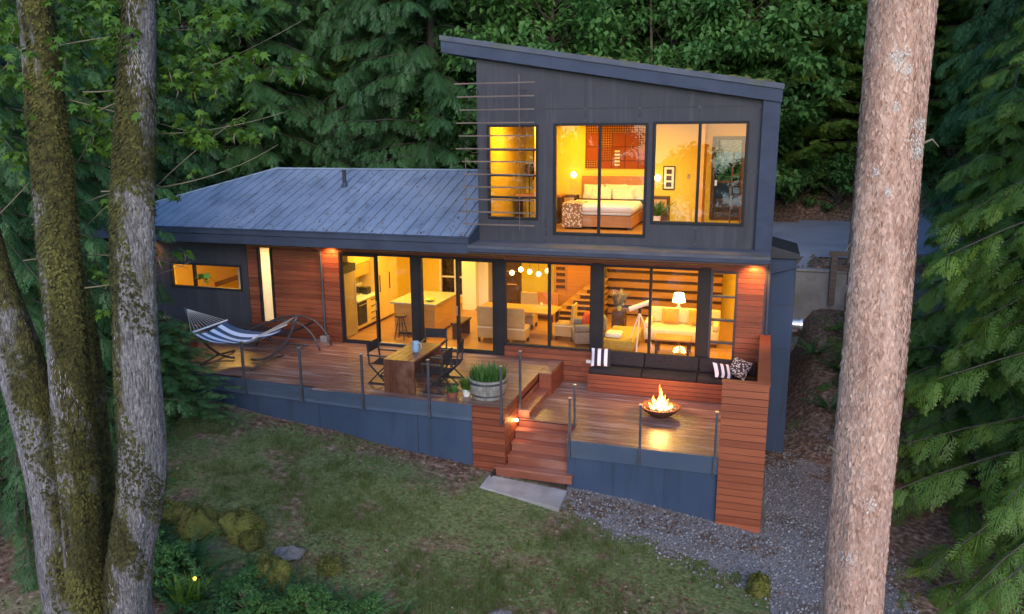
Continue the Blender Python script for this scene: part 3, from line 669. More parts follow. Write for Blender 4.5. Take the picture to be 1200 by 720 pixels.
# fire bowl
FB = thing('fire_bowl', (4.76,-1.85,LZ), 'round rusty steel fire bowl with burning flames on the lower deck', 'fire bowl')
m = MB(); m.lathe([(.16,.0),(.18,.03),(.26,.07),(.36,.15),(.41,.22),(.43,.225),(.43,.24),(.40,.24),(.34,.18),(.22,.12),(.02,.10)], (4.76,-1.85,LZ), 32); m.build('bowl', 'rust_bowl', FB, smooth=False)
m = MB()
for k in range(70):
    a, r = random.uniform(0, 6.28), .36*math.sqrt(random.random()); s = random.uniform(.025,.05)
    m.lathe([(s*.5,0),(s,s*.5),(s*.5,s)], (4.76+r*math.cos(a), -1.85+r*math.sin(a), LZ+.16+.06*r), 6)
m.build('lava_stones', 'stone', FB)['kind'] = 'stuff'
def flame_mat():
    mm, t, n, l, p = _mat('flame'); n.remove(p)
    tc = n.new('ShaderNodeTexCoord'); sx = n.new('ShaderNodeSeparateXYZ'); l.new(tc.outputs['Generated'], sx.inputs[0])
    r = n.new('ShaderNodeValToRGB'); e = r.color_ramp.elements; e[0].color = (1,.5,.1,1); e[1].color = (1,.2,.02,1); e[0].position = .2
    l.new(sx.outputs[2], r.inputs[0]); em = n.new('ShaderNodeEmission'); em.inputs[1].default_value = 4.5; l.new(r.outputs[0], em.inputs[0])
    tr = n.new('ShaderNodeBsdfTransparent'); lw = n.new('ShaderNodeLayerWeight'); lw.inputs[0].default_value = .62
    mx = n.new('ShaderNodeMixShader'); l.new(lw.outputs['Facing'], mx.inputs[0]); l.new(em.outputs[0], mx.inputs[1]); l.new(tr.outputs[0], mx.inputs[2])
    l.new(mx.outputs[0], n['Material Output'].inputs[0]); MATS['flame'] = mm
flame_mat()
for k, (dx, dy, h, w, lean) in enumerate(((0,0,.46,.085,.03),(-.1,.03,.27,.075,-.05),(.1,-.02,.25,.075,.06),(.02,-.1,.2,.08,.04),(-.05,.1,.32,.07,0),(.18,.05,.14,.06,.05),(-.19,-.03,.13,.06,-.04),(.06,.08,.36,.06,-.03),(-.03,-.06,.4,.045,.07),(.12,.09,.3,.04,-.06),(-.14,-.1,.2,.05,.08),(.15,-.1,.17,.05,-.03),(0,.16,.24,.05,.02),(.04,-.02,.55,.04,-.05))):
    m = MB(); pts = []; rad = []
    for q in range(9):
        s = q/8; pts.append((4.76+dx+lean*s+.025*math.sin(5*s+k), -1.85+dy+.02*math.cos(6*s+k), LZ+.17+h*s)); rad.append(w*(.8+.7*s)*(1-s)**1.15*(1+.22*math.sin(9*s+k*2))+.003)
    m.tube(pts, rad, 10); m.build('flame', 'flame', FB, smooth=True)
lamp('fire_glow', 'POINT', (4.76,-1.85,LZ+.42), 170, FB, (1,.38,.1), .16)

# railings: steel posts with frameless glass
def railing(name, label, loc, posts, panels):
    r = thing(name, loc, label, 'railing', 'glass railings round the decks')
    for x, y, z0, z1 in posts:
        m = MB(); m.box(x-.022, x+.022, y-.028, y+.028, z0, z1); m.box(x-.03, x+.03, y-.036, y+.036, z0, z0+.06); o = m.build('post', 'steel', r, .004)
        c = MB(); c.box(x-.03, x+.03, y-.034, y+.034, z1+.001, z1+.014); c.build('cap', 'silver', o)
    for (xa, ya), (xb, yb), z0, z1 in panels:
        m = MB(); m.add([(xa,ya,z0),(xb,yb,z0),(xb,yb,z1),(xa,ya,z1)], [(0,1,2,3)]); m.build('glass_panel', 'rail_glass', r)
    return r
xs = [-5.95,-4.41,-2.87,-1.32,.22,1.80]; pp = [(x, fy(x)-.09, -.33, .90) for x in xs]
railing('glass_railing', 'long glass railing with steel posts along the upper deck', (-2,-3.7,0), pp,
        [((a[0]+.05, a[1]), (b[0]-.05, b[1]), -.25, .86) for a, b in zip(pp, pp[1:])])
pp = [(3.23,-3.79,-.85,.38),(4.62,-3.79,-.85,.38),(6.03,-3.79,-.85,.38)]
railing('glass_railing', 'short glass railing with steel posts in front of the fire bowl', (4.6,-3.7,LZ), pp,
        [((a[0]+.05, a[1]), (b[0]-.05, b[1]), -.83, .34) for a, b in zip(pp, pp[1:])])
railing('glass_railing', 'single glass railing panel on the right side of the stairs', (3.2,-3.3,LZ), [(3.13,-2.95,LZ,.38)], [((3.16,-3.68),(3.14,-3.02),LZ+.08,.34)])
rl = railing('glass_railing', 'glass railing panel beside the planter at the head of the stairs', (1.87,-3,0), [(1.90,-2.78,LZ+.175,.95)], [((1.88,-3.62),(1.90,-2.84),-.2,.9)])

# ------------------------------------------------------------------ deck furniture
TB = thing('deck_table', (-.6,-2.7,0), 'dark weathered timber table with solid waterfall ends on the deck', 'table')
m = MB()
for k in range(5): m.box(-.96+.144*k, -.96+.144*k+.14, -3.47, -1.95, .69, .74)
m.build('tabletop', 'table_wood', TB, .006)
for y in (-3.47, -2.01):
    m = MB()
    for k in range(5): m.box(-.96+.144*k, -.96+.144*k+.14, y, y+.06, 0, .688)
    m.build('leg', 'table_wood', TB, .006)
J = thing('metal_jug', (-.52,-2.75,.74), 'blue grey metal jug standing on the deck table', 'jug')
m = MB(); m.lathe([(.065,0),(.075,.02),(.085,.12),(.07,.2),(.075,.24),(.068,.24),(.06,.2)], (-.52,-2.75,.74), 18); PM('jug_enamel', (.2,.32,.42), (.26,.38,.48), 5, (.25,.4)); m.build('body', 'jug_enamel', J, smooth=True)
m = MB(); m.tube([(-.44,-2.75,.78),(-.38,-2.75,.84),(-.39,-2.75,.93),(-.45,-2.75,.96)], .01, 8); m.build('handle', 'jug_enamel', J)
def director_chair(name, loc, rz, label):
    c = thing(name, (0,0,0), label, 'chair', 'black folding chairs around the deck table')
    for s in (-1, 1):
        m = MB(); m.bar((s*.26,-.22,.02), (s*.26,.22,.46), .028); m.bar((s*.26,.22,.02), (s*.26,-.22,.46), .028); m.bar((s*.26,-.24,.02),(s*.26,.24,.02), .03); m.bar((s*.26,.2,.46),(s*.26,.24,.92), .028); m.bar((s*.26,-.24,.46),(s*.26,-.24,.64),.026)
        m.build('side_frame', 'black_matte', c)
        m = MB(); m.box(s*.26-.035, s*.26+.035, -.27, .24, .64, .665); m.build('armrest', 'black_matte', c, .006)
    m = MB(); m.bar((-.26,-.2,.04),(.26,-.2,.44), .022); m.bar((.26,-.2,.04),(-.26,-.2,.44), .022); m.build('cross_brace', 'black_matte', c)
    m = MB()
    for k in range(8):
        a, b = -.25+.0625*k, -.25+.0625*(k+1); za, zb = [.45-.03*math.cos(q/.25*math.pi/2) for q in (a, b)]
        m.add([(a,-.22,za),(b,-.22,zb),(b,.22,zb),(a,.22,za),(a,-.22,za+.008),(b,-.22,zb+.008),(b,.22,zb+.008),(a,.22,za+.008)], [(3,2,1,0),(4,5,6,7),(0,1,5,4),(1,2,6,5),(2,3,7,6),(3,0,4,7)])
    m.build('seat', 'dark_fabric', c)
    m = MB(); m.box(-.27, .27, .225, .24, .70, .92); m.build('backrest', 'dark_fabric', c)
    c.location = loc; c.rotation_euler = (0,0,rz); return c
d0 = director_chair('folding_chair', (-1.34,-2.75,0), R(90), 'black folding chair on the left long side of the deck table')
dup(d0, (.12,-3.05,0), R(-90), 'black folding chair right of the deck table, nearest the railing')
dup(d0, (.14,-2.35,0), R(-82), 'black folding chair right of the deck table, nearest the house')
dup(d0, (-.62,-1.55,0), R(5), 'black folding chair at the house end of the deck table')
PL = thing('barrel_planter', (1.28,-3.08,0), 'half barrel planter of weathered staves full of green herbs', 'planter')
m = MB(); m.lathe([(.33,0),(.37,.12),(.40,.26),(.40,.42),(.37,.42),(.36,.36),(.02,.35)], (1.28,-3.08,.0), 26); br = m.build('barrel', 'barrel', PL)
for z, r in ((.07,.362),(.33,.406)):
    m = MB(); m.lathe([(r,0),(r+.004,.0),(r+.004,.045),(r,.045)], (1.28,-3.08,z), 26); m.build('hoop', 'steel', br)
def tuft(n, rad, h0, h1, lw, spread, seed):
    g = np.random.default_rng(seed); V, F, Tn = [], [], []
    for k in range(n):
        a, r = g.uniform(0, 6.283), rad*math.sqrt(g.random()); p = np.array([r*math.cos(a), r*math.sin(a), 0])
        az = a + g.normal(0, .8); h = g.uniform(h0, h1); d = np.array([math.cos(az), math.sin(az), 0])*spread*h*g.random()
        sd = np.array([-math.sin(az), math.cos(az), 0]); sd = sd*lw*(.5+g.random())
        o = len(V); b = p + np.array([0,0,h*.55]) + d*.4; t = p + np.array([0,0,h]) + d
        V += [p-sd*.4, p+sd*.4, b+sd, t, b-sd]; F += [(o, o+1, o+2, o+4), (o+4, o+2, o+3, o+3)]; Tn += [g.random()]*5
    return np.array(V), F, Tn
def leafy(name, data, loc, mat, parent):
    m = MB(); V, F, Tn = data; m.v = [tuple(np.array(v)+np.array(loc)) for v in V]; m.f = [f if f[2] != f[3] else f[:3] for f in F]; m.t = list(Tn); return m.build(name, mat, parent)
leafy('foliage', tuft(700, .36, .16, .36, .012, .7, 3), (1.28,-3.08,.34), 'leaf_green', PL)
P1 = thing('plant_pot', (.84,-3.2,0), 'small white pot with a bushy green plant left of the barrel', 'potted plant')
m = MB(); m.lathe([(.07,0),(.10,.16),(.09,.16),(.085,.13),(.01,.12)], (.84,-3.2,0), 16); m.build('pot', 'white_paint', P1)
leafy('foliage', tuft(130, .09, .15, .32, .016, .9, 5), (.84,-3.2,.1), 'leaf_maple', P1)
P2 = thing('plant_pot', (.58,-3.36,0), 'small terracotta pot with a low plant beside the white pot', 'potted plant')
m = MB(); m.lathe([(.09,0),(.13,.13),(.12,.13),(.11,.1),(.01,.1)], (.58,-3.36,0), 16); m.build('pot', 'terracotta', P2)
leafy('foliage', tuft(90, .1, .08, .2, .014, 1.0, 6), (.58,-3.36,.08), 'leaf_green', P2)
LN = thing('deck_lantern', (2.04,-2.62,.9), 'white round globe lamp on a steel post by the steps', 'lamp') if 0 else None

# hammock on its stand, y about -2.35
HM = thing('hammock', (-5.3,-2.35,0), 'blue and white striped hammock slung between curved stand arms', 'hammock')
A, B = Vector((-6.92,-2.3,1.22)), Vector((-3.86,-2.3,1.2))
def curve(p0, p1, p2, n=12): return [Vector(p0)*(1-t)**2 + Vector(p1)*2*t*(1-t) + Vector(p2)*t*t for t in (k/n for k in range(n+1))]
L0, L1 = Vector((-6.3,-2.3,.62)), Vector((-4.55,-2.3,.62)); nU, nV = 24, 16
VS = []
for i in range(nU+1):
    u = i/nU; c = L0.lerp(L1, u); 
    for j in range(nV+1):
        v = j/nV*2-1; w = .62
        z = .50 + .20*abs(2*u-1)**2.2 + .10*abs(v)**2 + .012*math.sin(u*9+v*4); 
        VS.append((c.x, c.y + v*w*(1-.05*(1-abs(2*u-1))), z))
lite = MB()
for j in range(nV):
    t = lite
    for i in range(nU):
        q = [i*(nV+1)+j, i*(nV+1)+j+1, (i+1)*(nV+1)+j+1, (i+1)*(nV+1)+j]; top = [VS[k] for k in q]; bot = [(p[0], p[1], p[2]-.012) for p in top]
        t.add(top+bot, [(3,2,1,0),(4,5,6,7)], float((j//2+1) % 2))
bed = lite.build('bed', 'hammock_cloth', HM)
for Lx, E in ((L0, A), (L1, B)):
    m = MB(); m.tube([(Lx.x, Lx.y-.70, .81), (Lx.x, Lx.y+.70, .81)], .022, 8); o = m.build('spreader_bar', 'white_paint', HM)
    m = MB()
    for k in range(11): m.tube([(Lx.x, Lx.y-.65+.13*k, .81), tuple(E)], .006, 5)
    m.build('ropes', 'rope', HM)
for s, E in ((-1, A), (1, B)):
    cx = -5.4
    m = MB(); m.tube(curve((cx+s*.25,-2.3,.06), (cx+s*1.15,-2.3,.04), tuple(E + Vector((s*.08,0,.03))), 14), .032, 8); m.build('stand_arm', 'steel', HM, smooth=True)
    m = MB(); m.tube([(cx+s*.72,-2.95,.03), (cx+s*.72,-2.3,.10), (cx+s*.72,-1.65,.03)], .03, 8); m.build('foot', 'steel', HM)
LG = thing('folded_lounger', (-5.1,-.75,0), 'dark folded lounger with curved grey arms by the cedar wall', 'lounger')
for y in (-1.05, -.5):
    m = MB(); m.tube(curve((-6.3,y,.32), (-4.4,y,1.35), (-3.98,y,.04), 16), .022, 8); m.build('arm', 'steel', LG, smooth=True)
    m = MB(); m.tube(curve((-6.35,y,.42), (-5.2,y,.10), (-4.3,y,.16), 12), .02, 8); m.tube([(-5.7,y,.28),(-5.9,y,.02)], .02, 8); m.build('rail', 'steel', LG, smooth=True)
m = MB(); pts = curve((-6.25,0,.42), (-5.1,0,.16), (-4.45,0,.62), 14)
for a, b in zip(pts, pts[1:]): m.add([(a.x,-1.02,a.z),(b.x,-1.02,b.z),(b.x,-.53,b.z),(a.x,-.53,a.z),(a.x,-1.02,a.z+.05),(b.x,-1.02,b.z+.05),(b.x,-.53,b.z+.05),(a.x,-.53,a.z+.05)], [(3,2,1,0),(4,5,6,7),(0,1,5,4),(1,2,6,5),(2,3,7,6),(3,0,4,7)])
m.build('sling', 'dark_fabric', LG)
BX = thing('timber_chest', (-8.0,-2.1,0), 'weathered timber deck chest at the left end of the terrace', 'chest')
m = MB(); z = .01
while z < .52: m.box(-8.55, -7.35, -2.55, -1.5, z, z+.12); z += .128
m.build('body', 'cedar', BX, .004)
m = MB(); m.box(-8.6, -7.3, -2.6, -1.45, .53, .58); m.build('lid', 'cedar', BX, .006)
BK = MB(); BK.lathe([(.26,0),(.34,.1),(.33,.2),(.2,.29),(.03,.31)], (-8.1,-2.0,.581), 18)
solo(BK.build('wicker_cover', 'woven', None, smooth=True), 'rounded wicker cover lying on the timber chest', 'basket')
# ------------------------------------------------------------------ furniture seen through the glass
# kitchen
KU = thing('kitchen_units', (-4.25,2,0), 'cream kitchen units with stone worktop along the left kitchen wall', 'cabinet')
m = MB(); m.box(-4.58,-3.99,.98,2.28,.1,.87); m.build('carcass', 'cabinet', KU)
m = MB(); m.box(-4.58,-3.94,.97,2.29,.875,.915); m.build('worktop', 'white_paint', KU, .004)
m = MB(); m.box(-3.987,-3.965,1.0,1.5,.2,.84); ov = m.build('oven_door', 'black_matte', KU, .004)
m = MB(); m.tube([(-3.94,1.04,.76),(-3.94,1.46,.76)], .01, 8); m.build('handle', 'silver', ov)
for k in range(4):
    z = .12+.186*k; m = MB(); m.box(-3.987,-3.965,1.54,2.26,z,z+.178); d = m.build('drawer', 'cabinet', KU, .004)
    m = MB(); m.box(-3.964,-3.945,1.75,2.0,z+.11,z+.125); m.build('handle', 'black_matte', d)
m = MB(); m.box(-4.58,-4.2,.98,2.28,1.85,2.45); m.build('wall_cabinet', 'cabinet', KU, .004)
m = MB(); m.box(-4.58,-4.18,1.1,2.2,1.5,1.84); m.build('extractor_hood', 'wood_warm', KU, .004)
for k in range(2):
    m = MB(); m.box(-4.58,-3.97,2.31+.62*k,2.91+.62*k,.08,2.4); tc = m.build('tall_cabinet', 'cabinet', KU, .004)
    m = MB(); m.box(-3.968,-3.945,2.36+.62*k,2.38+.62*k,.9,1.4); m.build('handle', 'black_matte', tc)
FR = thing('fridge', (-4.28,.62,0), 'tall taupe fridge with dark top beside the oven', 'fridge')
PM('taupe', (.3,.22,.13), (.36,.27,.16), 4, (.35,.5))
m = MB(); m.box(-4.58,-3.97,.28,.95,.02,1.78); m.build('body', 'taupe', FR, .008)
m = MB(); m.box(-4.58,-3.96,.27,.96,1.79,2.0); m.build('top_panel', 'black_matte', FR)
m = MB(); m.tube([(-3.94,.88,.8),(-3.94,.88,1.5)], .012, 8); m.build('handle', 'silver', FR)
CM = thing('coffee_machine', (-4.3,1.45,.916), 'chrome and black coffee machine on the white worktop', 'coffee machine')
m = MB(); m.box(-4.45,-4.15,1.28,1.62,.917,1.0); m.box(-4.45,-4.3,1.28,1.62,1.001,1.25); m.box(-4.45,-4.13,1.28,1.62,1.251,1.33); m.build('body', 'silver', CM, .01)
m = MB(); m.tube([(-4.22,1.45,1.05),(-4.22,1.45,1.25)], .05, 12); m.build('brew_head', 'black_matte', CM)
KT = thing('toaster', (-4.25,1.95,.916), 'black toaster next to the coffee machine on the worktop', 'toaster')
m = MB(); m.box(-4.4,-4.1,1.82,2.08,.917,1.12); m.build('body', 'black_matte', KT, .03)
m = MB(); m.box(-4.36,-4.14,1.88,1.91,1.121,1.125); m.box(-4.36,-4.14,1.98,2.01,1.121,1.125); m.build('slot', 'silver', KT)
IS = thing('kitchen_island', (-2.35,1.9,0), 'long kitchen island of warm wood with pale stone top', 'island')
m = MB(); m.box(-2.95,-1.74,1.18,2.78,.08,.87); m.build('body', 'wood_warm', IS, .004)
m = MB(); m.box(-2.85,-1.82,1.25,2.7,0,.079); m.build('plinth', 'black_matte', IS)
m = MB(); m.box(-3.05,-1.70,1.13,2.83,.875,.92); m.build('top', 'stone_top', IS, .006)
m = MB(); m.lathe([(.05,0),(.09,.02),(.15,.07),(.14,.07),(.08,.03),(.01,.02)], (-2.0,1.5,.921), 18)
PM('green_glaze', (.35,.4,.08), (.45,.5,.12), 5, (.2,.3)); solo(m.build('bowl', 'green_glaze', None, smooth=True), 'green glazed bowl on the kitchen island', 'bowl')
SO = thing('bar_stool', (-2.55,.75,0), 'black metal stool with round seat before the kitchen island', 'stool')
m = MB(); m.lathe([(.16,.0),(.17,.02),(.17,.05),(.02,.06)], (-2.55,.75,.62), 18); m.build('seat', 'wood_dark', SO)
for a in range(4):
    c, s = math.cos(a*math.pi/2+.8), math.sin(a*math.pi/2+.8); m = MB(); m.tube([(-2.55+.06*c,.75+.06*s,.61),(-2.55+.2*c,.75+.2*s,0)], .014, 6); m.build('leg', 'black_matte', SO)
for z, r in ((.2,.165),(.4,.115)):
    m = MB(); m.tube([(-2.55+r*math.cos(k*math.pi/8),.75+r*math.sin(k*math.pi/8),z) for k in range(17)], .008, 6); m.build('foot_ring', 'black_matte', SO)
# dining
DT = thing('dining_table', (.5,2.1,0), 'long wooden dining table under the globe pendant', 'table')
m = MB(); m.box(-.75,1.45,1.65,2.6,.71,.75); m.build('tabletop', 'wood_warm', DT, .006)
for x in (-.66,1.36):
    for y in (1.75,2.5): m = MB(); m.box(x-.04,x+.04,y-.04,y+.04,0,.708); m.build('leg', 'wood_dark', DT)
def wchair(loc, rz, label):
    c = thing('woven_chair', (0,0,0), label, 'chair', 'woven chairs round the dining table')
    m = MB(); m.box(-.25,.25,-.25,.25,.12,.46); m.build('seat', 'woven', c, .02)
    m = MB(); m.prism([(-.25,.462),(-.18,.462),(-.21,.98),(-.27,.98)], 'x', -.25, .25); m.build('backrest', 'woven', c, .02)
    m = MB(); m.box(-.258,.258,-.262,.258,.40,.43); m.build('band', 'cream_fabric', c)
    for x in (-.21,.21):
        for y in (-.21,.21): m = MB(); m.box(x-.025,x+.025,y-.025,y+.025,0,.118); m.build('leg', 'wood_dark', c)
    c.location = loc; c.rotation_euler = (0,0,rz); return c
w = wchair((.6,1.28,0), 0, 'woven dining chair just left of the middle bar of the dining window')
dup(w, (-.22,1.3,0), 0, 'woven dining chair seen through the rightmost kitchen door leaf')
dup(w, (1.72,2.0,0), R(90), 'woven dining chair at the stair end of the dining table')
dup(w, (.35,2.95,0), R(180), 'woven dining chair on the far side of the dining table')
m = MB(); m.box(-1.25,-.95,1.1,1.9,.40,.45); 
for y in (1.14,1.8): m.box(-1.22,-.98,y,y+.06,0,.398)
solo(m.build('low_bench', 'wood_dark', None), 'low dark bench between island and dining chairs', 'bench')
PD = thing('pendant_lamp', (.7,2.1,2.6), 'pendant lamp of five glowing globes on a bar above the dining table', 'pendant lamp')
m = MB(); m.bar((.1,2.1,2.3),(1.25,2.1,2.3), .02); m.tube([(.7,2.1,2.3),(.7,2.1,2.62)], .012, 6); m.build('bar', 'black_matte', PD)
for k in range(5):
    x = .18+.25*k; z = 1.72+.05*((k*2) % 3)
    m = MB(); m.tube([(x,2.1,2.29),(x,2.1,z+.07)], .005, 5); o = m.build('cord', 'black_matte', PD)
    m = MB(); m.lathe([(.01,-.07),(.05,-.05),(.07,0),(.05,.05),(.015,.07)], (x,2.1,z), 14); m.build('globe', 'bulb_glow', PD, smooth=True)
m = MB(); m.box(-.02,.95,4.2,4.26,.0,.78); m.box(-.02,.95,3.75,4.19,.38,.44); m.box(0,.04,3.8,4.19,0,.378); m.box(.89,.93,3.8,4.19,0,.378)
solo(m.build('banquette', 'wood_orange', None, .004), 'orange wooden banquette with high back behind the dining table', 'bench')
DC = thing('tall_dresser', (-.62,4.7,0), 'dark narrow dresser with shelves against the back wall', 'dresser')
m = MB(); m.box(-.85,-.4,4.5,4.9,0,2.3); m.build('body', 'wood_dark', DC)
for z in (.9,1.3,1.7): m = MB(); m.box(-.82,-.43,4.47,4.497,z,z+.03); m.build('shelf', 'wood_warm', DC)
# wooden stair and its panelled wall
SW = thing('timber_stair', (1.3,4.3,0), 'warm wooden stair with dark open risers behind the dining table', 'stairs')
m = MB(); m.box(.62,2.15,4.95,5.0,0,2.6); m.build('panelling', 'wood_orange', SW)
for k in range(7):
    m = MB(); m.box(.75+.2*k, 2.3, 4.0, 4.9, .17*(k+1)-.05, .17*(k+1)); m.build('tread', 'wood_warm', SW)
m = MB(); m.box(.9,2.3,4.25,4.9,.005,.1); m.box(1.4,2.3,4.3,4.9,.13,.28)
for k in range(7): m.box(.85+.2*k,2.29,4.06,4.1,.17*k+.002,.17*(k+1)-.052)
m.build('riser', 'wood_dark', SW)
LA = thing('wall_ladder', (.85,4.6,0), 'dark rungs of a wall rack beside the wooden stair', 'rack')
for k in range(6): m = MB(); m.box(.70,.98,4.9,4.945,.8+.19*k,.88+.19*k); m.build('rung', 'wood_dark', LA)
m = MB(); m.box(.66,.695,4.9,4.945,.7,2.0); m.box(.985,1.02,4.9,4.945,.7,2.0); m.build('upright', 'wood_orange', LA)
# living room
SWL = thing('slatted_wall', (3.8,5.2,0), 'wall of wide warm wooden slats with dark gaps in the living room', 'panelling')
m = MB(); m.box(2.2,5.6,5.3,5.34,0,2.6); m.build('backing', 'wood_dark', SWL)
m = MB(); z = .05
while z < 2.5: m.box(2.2,5.6,5.2,5.297,z,z+.17); z += .27
m.build('slats', 'slat_wood', SWL)
def sofa(name, loc, w, d, rz, mat, label, cat):
    s = thing(name, (0,0,0), label, cat)
    m = MB(); m.box(-w/2,w/2,-d/2,d/2,.1,.42); m.build('seat', mat, s, .04, True)
    m = MB(); m.box(-w/2,w/2,d/2-.2,d/2,.422,.82); m.build('backrest', mat, s, .05, True)
    for q in (-1,1): m = MB(); m.box(q*w/2-.16*(q>0),q*w/2+.16*(q<0),-d/2,d/2-.202,.422,.6); m.build('armrest', mat, s, .04, True)
    for q in (-1,1):
        for r in (-1,1): m = MB(); m.box(q*(w/2-.06)-.02,q*(w/2-.06)+.02,r*(d/2-.06)-.02,r*(d/2-.06)+.02,0,.1); m.build('leg', 'wood_dark', s)
    s.location = loc; s.rotation_euler = (0,0,rz); return s
sofa('armchair', (2.4,1.7,0), .95, .85, R(-70), 'grey_fabric', 'grey armchair with a red cushion beside the stair', 'armchair')
PM('red_cloth', (.5,.05,.02), (.6,.08,.03), 9, (.8,.9))
pillow('red_cushion', (2.35,1.72,.66), .4, .38, .16, (R(-20),0,R(-60)), 'red_cloth', 'red cushion on the grey armchair', 'cushion')
m = MB(); m.box(2.95,3.75,.75,2.3,.12,.40); o = m.build('daybed', 'olive_fabric', None, .05, True); solo(o, 'olive yellow daybed behind the left living room pane', 'daybed')
m = MB(); m.box(3.0,3.4,.9,1.3,.401,.53); o = m.build('bolster', 'white_fabric', None, .05, True); solo(o, 'white cushion lying on the olive daybed', 'cushion')
FL = thing('flower_vase', (3.02,2.75,0), 'tall stand with white flowers behind the olive daybed', 'flowers')
m = MB(); m.box(2.85,3.2,2.6,2.95,0,.7); m.build('stand', 'wood_dark', FL)
m = MB(); m.lathe([(.05,0),(.07,.1),(.04,.22),(.05,.25)], (3.02,2.77,.701), 14); m.build('vase', 'green_glaze', FL)
leafy('blossom', tuft(120, .14, .2, .42, .03, .9, 9), (3.02,2.77,.85), 'fallen_leaf' if 0 else 'pebble', FL)
TP = thing('telescope', (3.85,.95,0), 'white telescope on a tripod inside the living room window', 'telescope')
for a in (0, 2.1, 4.2): m = MB(); m.tube([(3.85,.95,1.1),(3.85+.42*math.cos(a+.5),.95+.42*math.sin(a+.5),0)], .02, 7); m.build('leg', 'white_paint', TP)
m = MB(); m.tube([(3.6,.85,1.18),(4.1,1.05,1.36)], .06, 12); m.build('barrel', 'white_paint', TP)
m = MB(); m.tube([(3.85,.95,1.08),(3.85,.95,1.2)], .04, 10); m.build('mount', 'black_matte', TP)
sofa('sofa', (4.75,2.6,0), 1.9, .95, R(0), 'cream_fabric', 'cream sofa with orange cushions in the living room', 'sofa')
PM('orange_cloth', (.6,.24,.04), (.7,.32,.06), 9, (.8,.9))
pillow('orange_cushion', (4.4,2.7,.66), .44, .4, .16, (R(-20),0,0), 'orange_cloth', 'left orange cushion on the cream sofa', 'cushion')
pillow('orange_cushion', (5.1,2.7,.66), .44, .4, .16, (R(-20),0,R(8)), 'orange_cloth', 'right orange cushion on the cream sofa', 'cushion')
CT = thing('coffee_table', (4.65,1.35,0), 'low orange wooden coffee table before the cream sofa', 'table')
m = MB(); m.box(4.2,5.1,1.05,1.65,.38,.42); m.build('tabletop', 'wood_orange', CT)
for x in (4.26,5.04):
    for y in (1.11,1.59): m = MB(); m.box(x-.03,x+.03,y-.03,y+.03,0,.379); m.build('leg', 'wood_dark', CT)
TL = thing('table_lamp', (4.55,3.4,0), 'glowing table lamp with pale shade behind the cream sofa', 'lamp')
m = MB(); m.box(4.3,4.8,3.2,3.6,0,.6); m.build('side_table', 'wood_dark', TL)
m = MB(); m.lathe([(.06,0),(.08,.08),(.03,.2),(.03,.3)], (4.55,3.4,.601), 14); m.build('base', 'white_paint', TL)
m = MB(); m.lathe([(.18,0),(.13,.24)], (4.55,3.4,.9), 20); m.build('shade', 'bulb_glow', TL)
# bedroom
BD = thing('bed', (2.65,2.5,3.08), 'double bed with wooden headboard and cream bedding in the upper room', 'bed')
m = MB(); m.box(1.85,3.55,1.25,3.45,3.14,3.42); m.build('frame', 'wood_orange', BD, .006)
m = MB(); m.box(1.78,3.62,3.46,3.55,3.09,4.27); m.build('headboard', 'wood_orange', BD, .006)
m = MB(); m.box(1.88,3.52,1.28,3.44,3.425,3.64); m.build('mattress', 'white_fabric', BD, .05, True)
m = MB(); m.box(1.80,3.60,1.2,2.75,3.50,3.70); m.build('duvet', 'white_fabric', BD, .08, True)
m = MB(); m.box(1.79,3.61,2.5,2.8,3.61,3.715); m.build('fold', 'dark_fabric', BD, .03, True)
for x in (1.9,3.5):
    for y in (1.3,3.4): m = MB(); m.box(x-.04,x+.04,y-.04,y+.04,3.081,3.139); m.build('leg', 'wood_dark', BD)
for k, (x, y, z) in enumerate(((2.15,3.3,3.86),(2.75,3.3,3.87),(3.25,3.3,3.86),(2.4,3.12,3.82),(3.0,3.12,3.8))):
    o = pillow('bed_pillow', (0,0,0), .58, .42, .17, (R(-22),0,R(4*(k % 3-1))), 'cream_fabric', None); o.parent = BD; o.location = Vector((x,y,z)) - Vector((2.65,2.5,3.08))
pillow_mat('throw_cloth', (.75,.7,.6), (.28,.16,.08), 0, 11, 'vor')
m = MB(); m.box(1.80,2.32,1.16,1.9,3.702,3.73); m.box(1.80,2.32,1.15,1.185,3.12,3.70); solo(m.build('patterned_throw', 'throw_cloth', None, .01), 'white and brown patterned throw hanging over the foot of the bed', 'throw')
NS = thing('nightstand', (1.45,3.3,3.08), 'small dark nightstand left of the bed', 'nightstand')
m = MB(); m.box(1.2,1.7,3.1,3.55,3.09,3.75); m.build('body', 'wood_dark', NS)
m = MB(); m.box(1.24,1.66,3.08,3.099,3.45,3.7); m.build('drawer', 'wood_warm', NS)
NS2 = thing('nightstand', (3.95,3.3,3.08), 'dark wooden nightstand right of the bed with a houseplant', 'nightstand')
m = MB(); m.box(3.72,4.2,3.1,3.55,3.09,3.76); m.build('body', 'wood_dark', NS2, .005)
m = MB(); m.box(3.76,4.16,3.08,3.099,3.5,3.7); d = m.build('drawer', 'wood_warm', NS2)
HP = thing('houseplant', (3.95,2.6,3.08), 'leafy houseplant in a pot in front of the right nightstand', 'houseplant')
m = MB(); m.lathe([(.1,0),(.14,.24),(.12,.24),(.01,.2)], (3.95,2.6,3.081), 16); m.build('pot', 'white_paint', HP)
leafy('foliage', tuft(60, .12, .2, .5, .035, 1.2, 12), (3.95,2.6,3.28), 'leaf_green', HP)
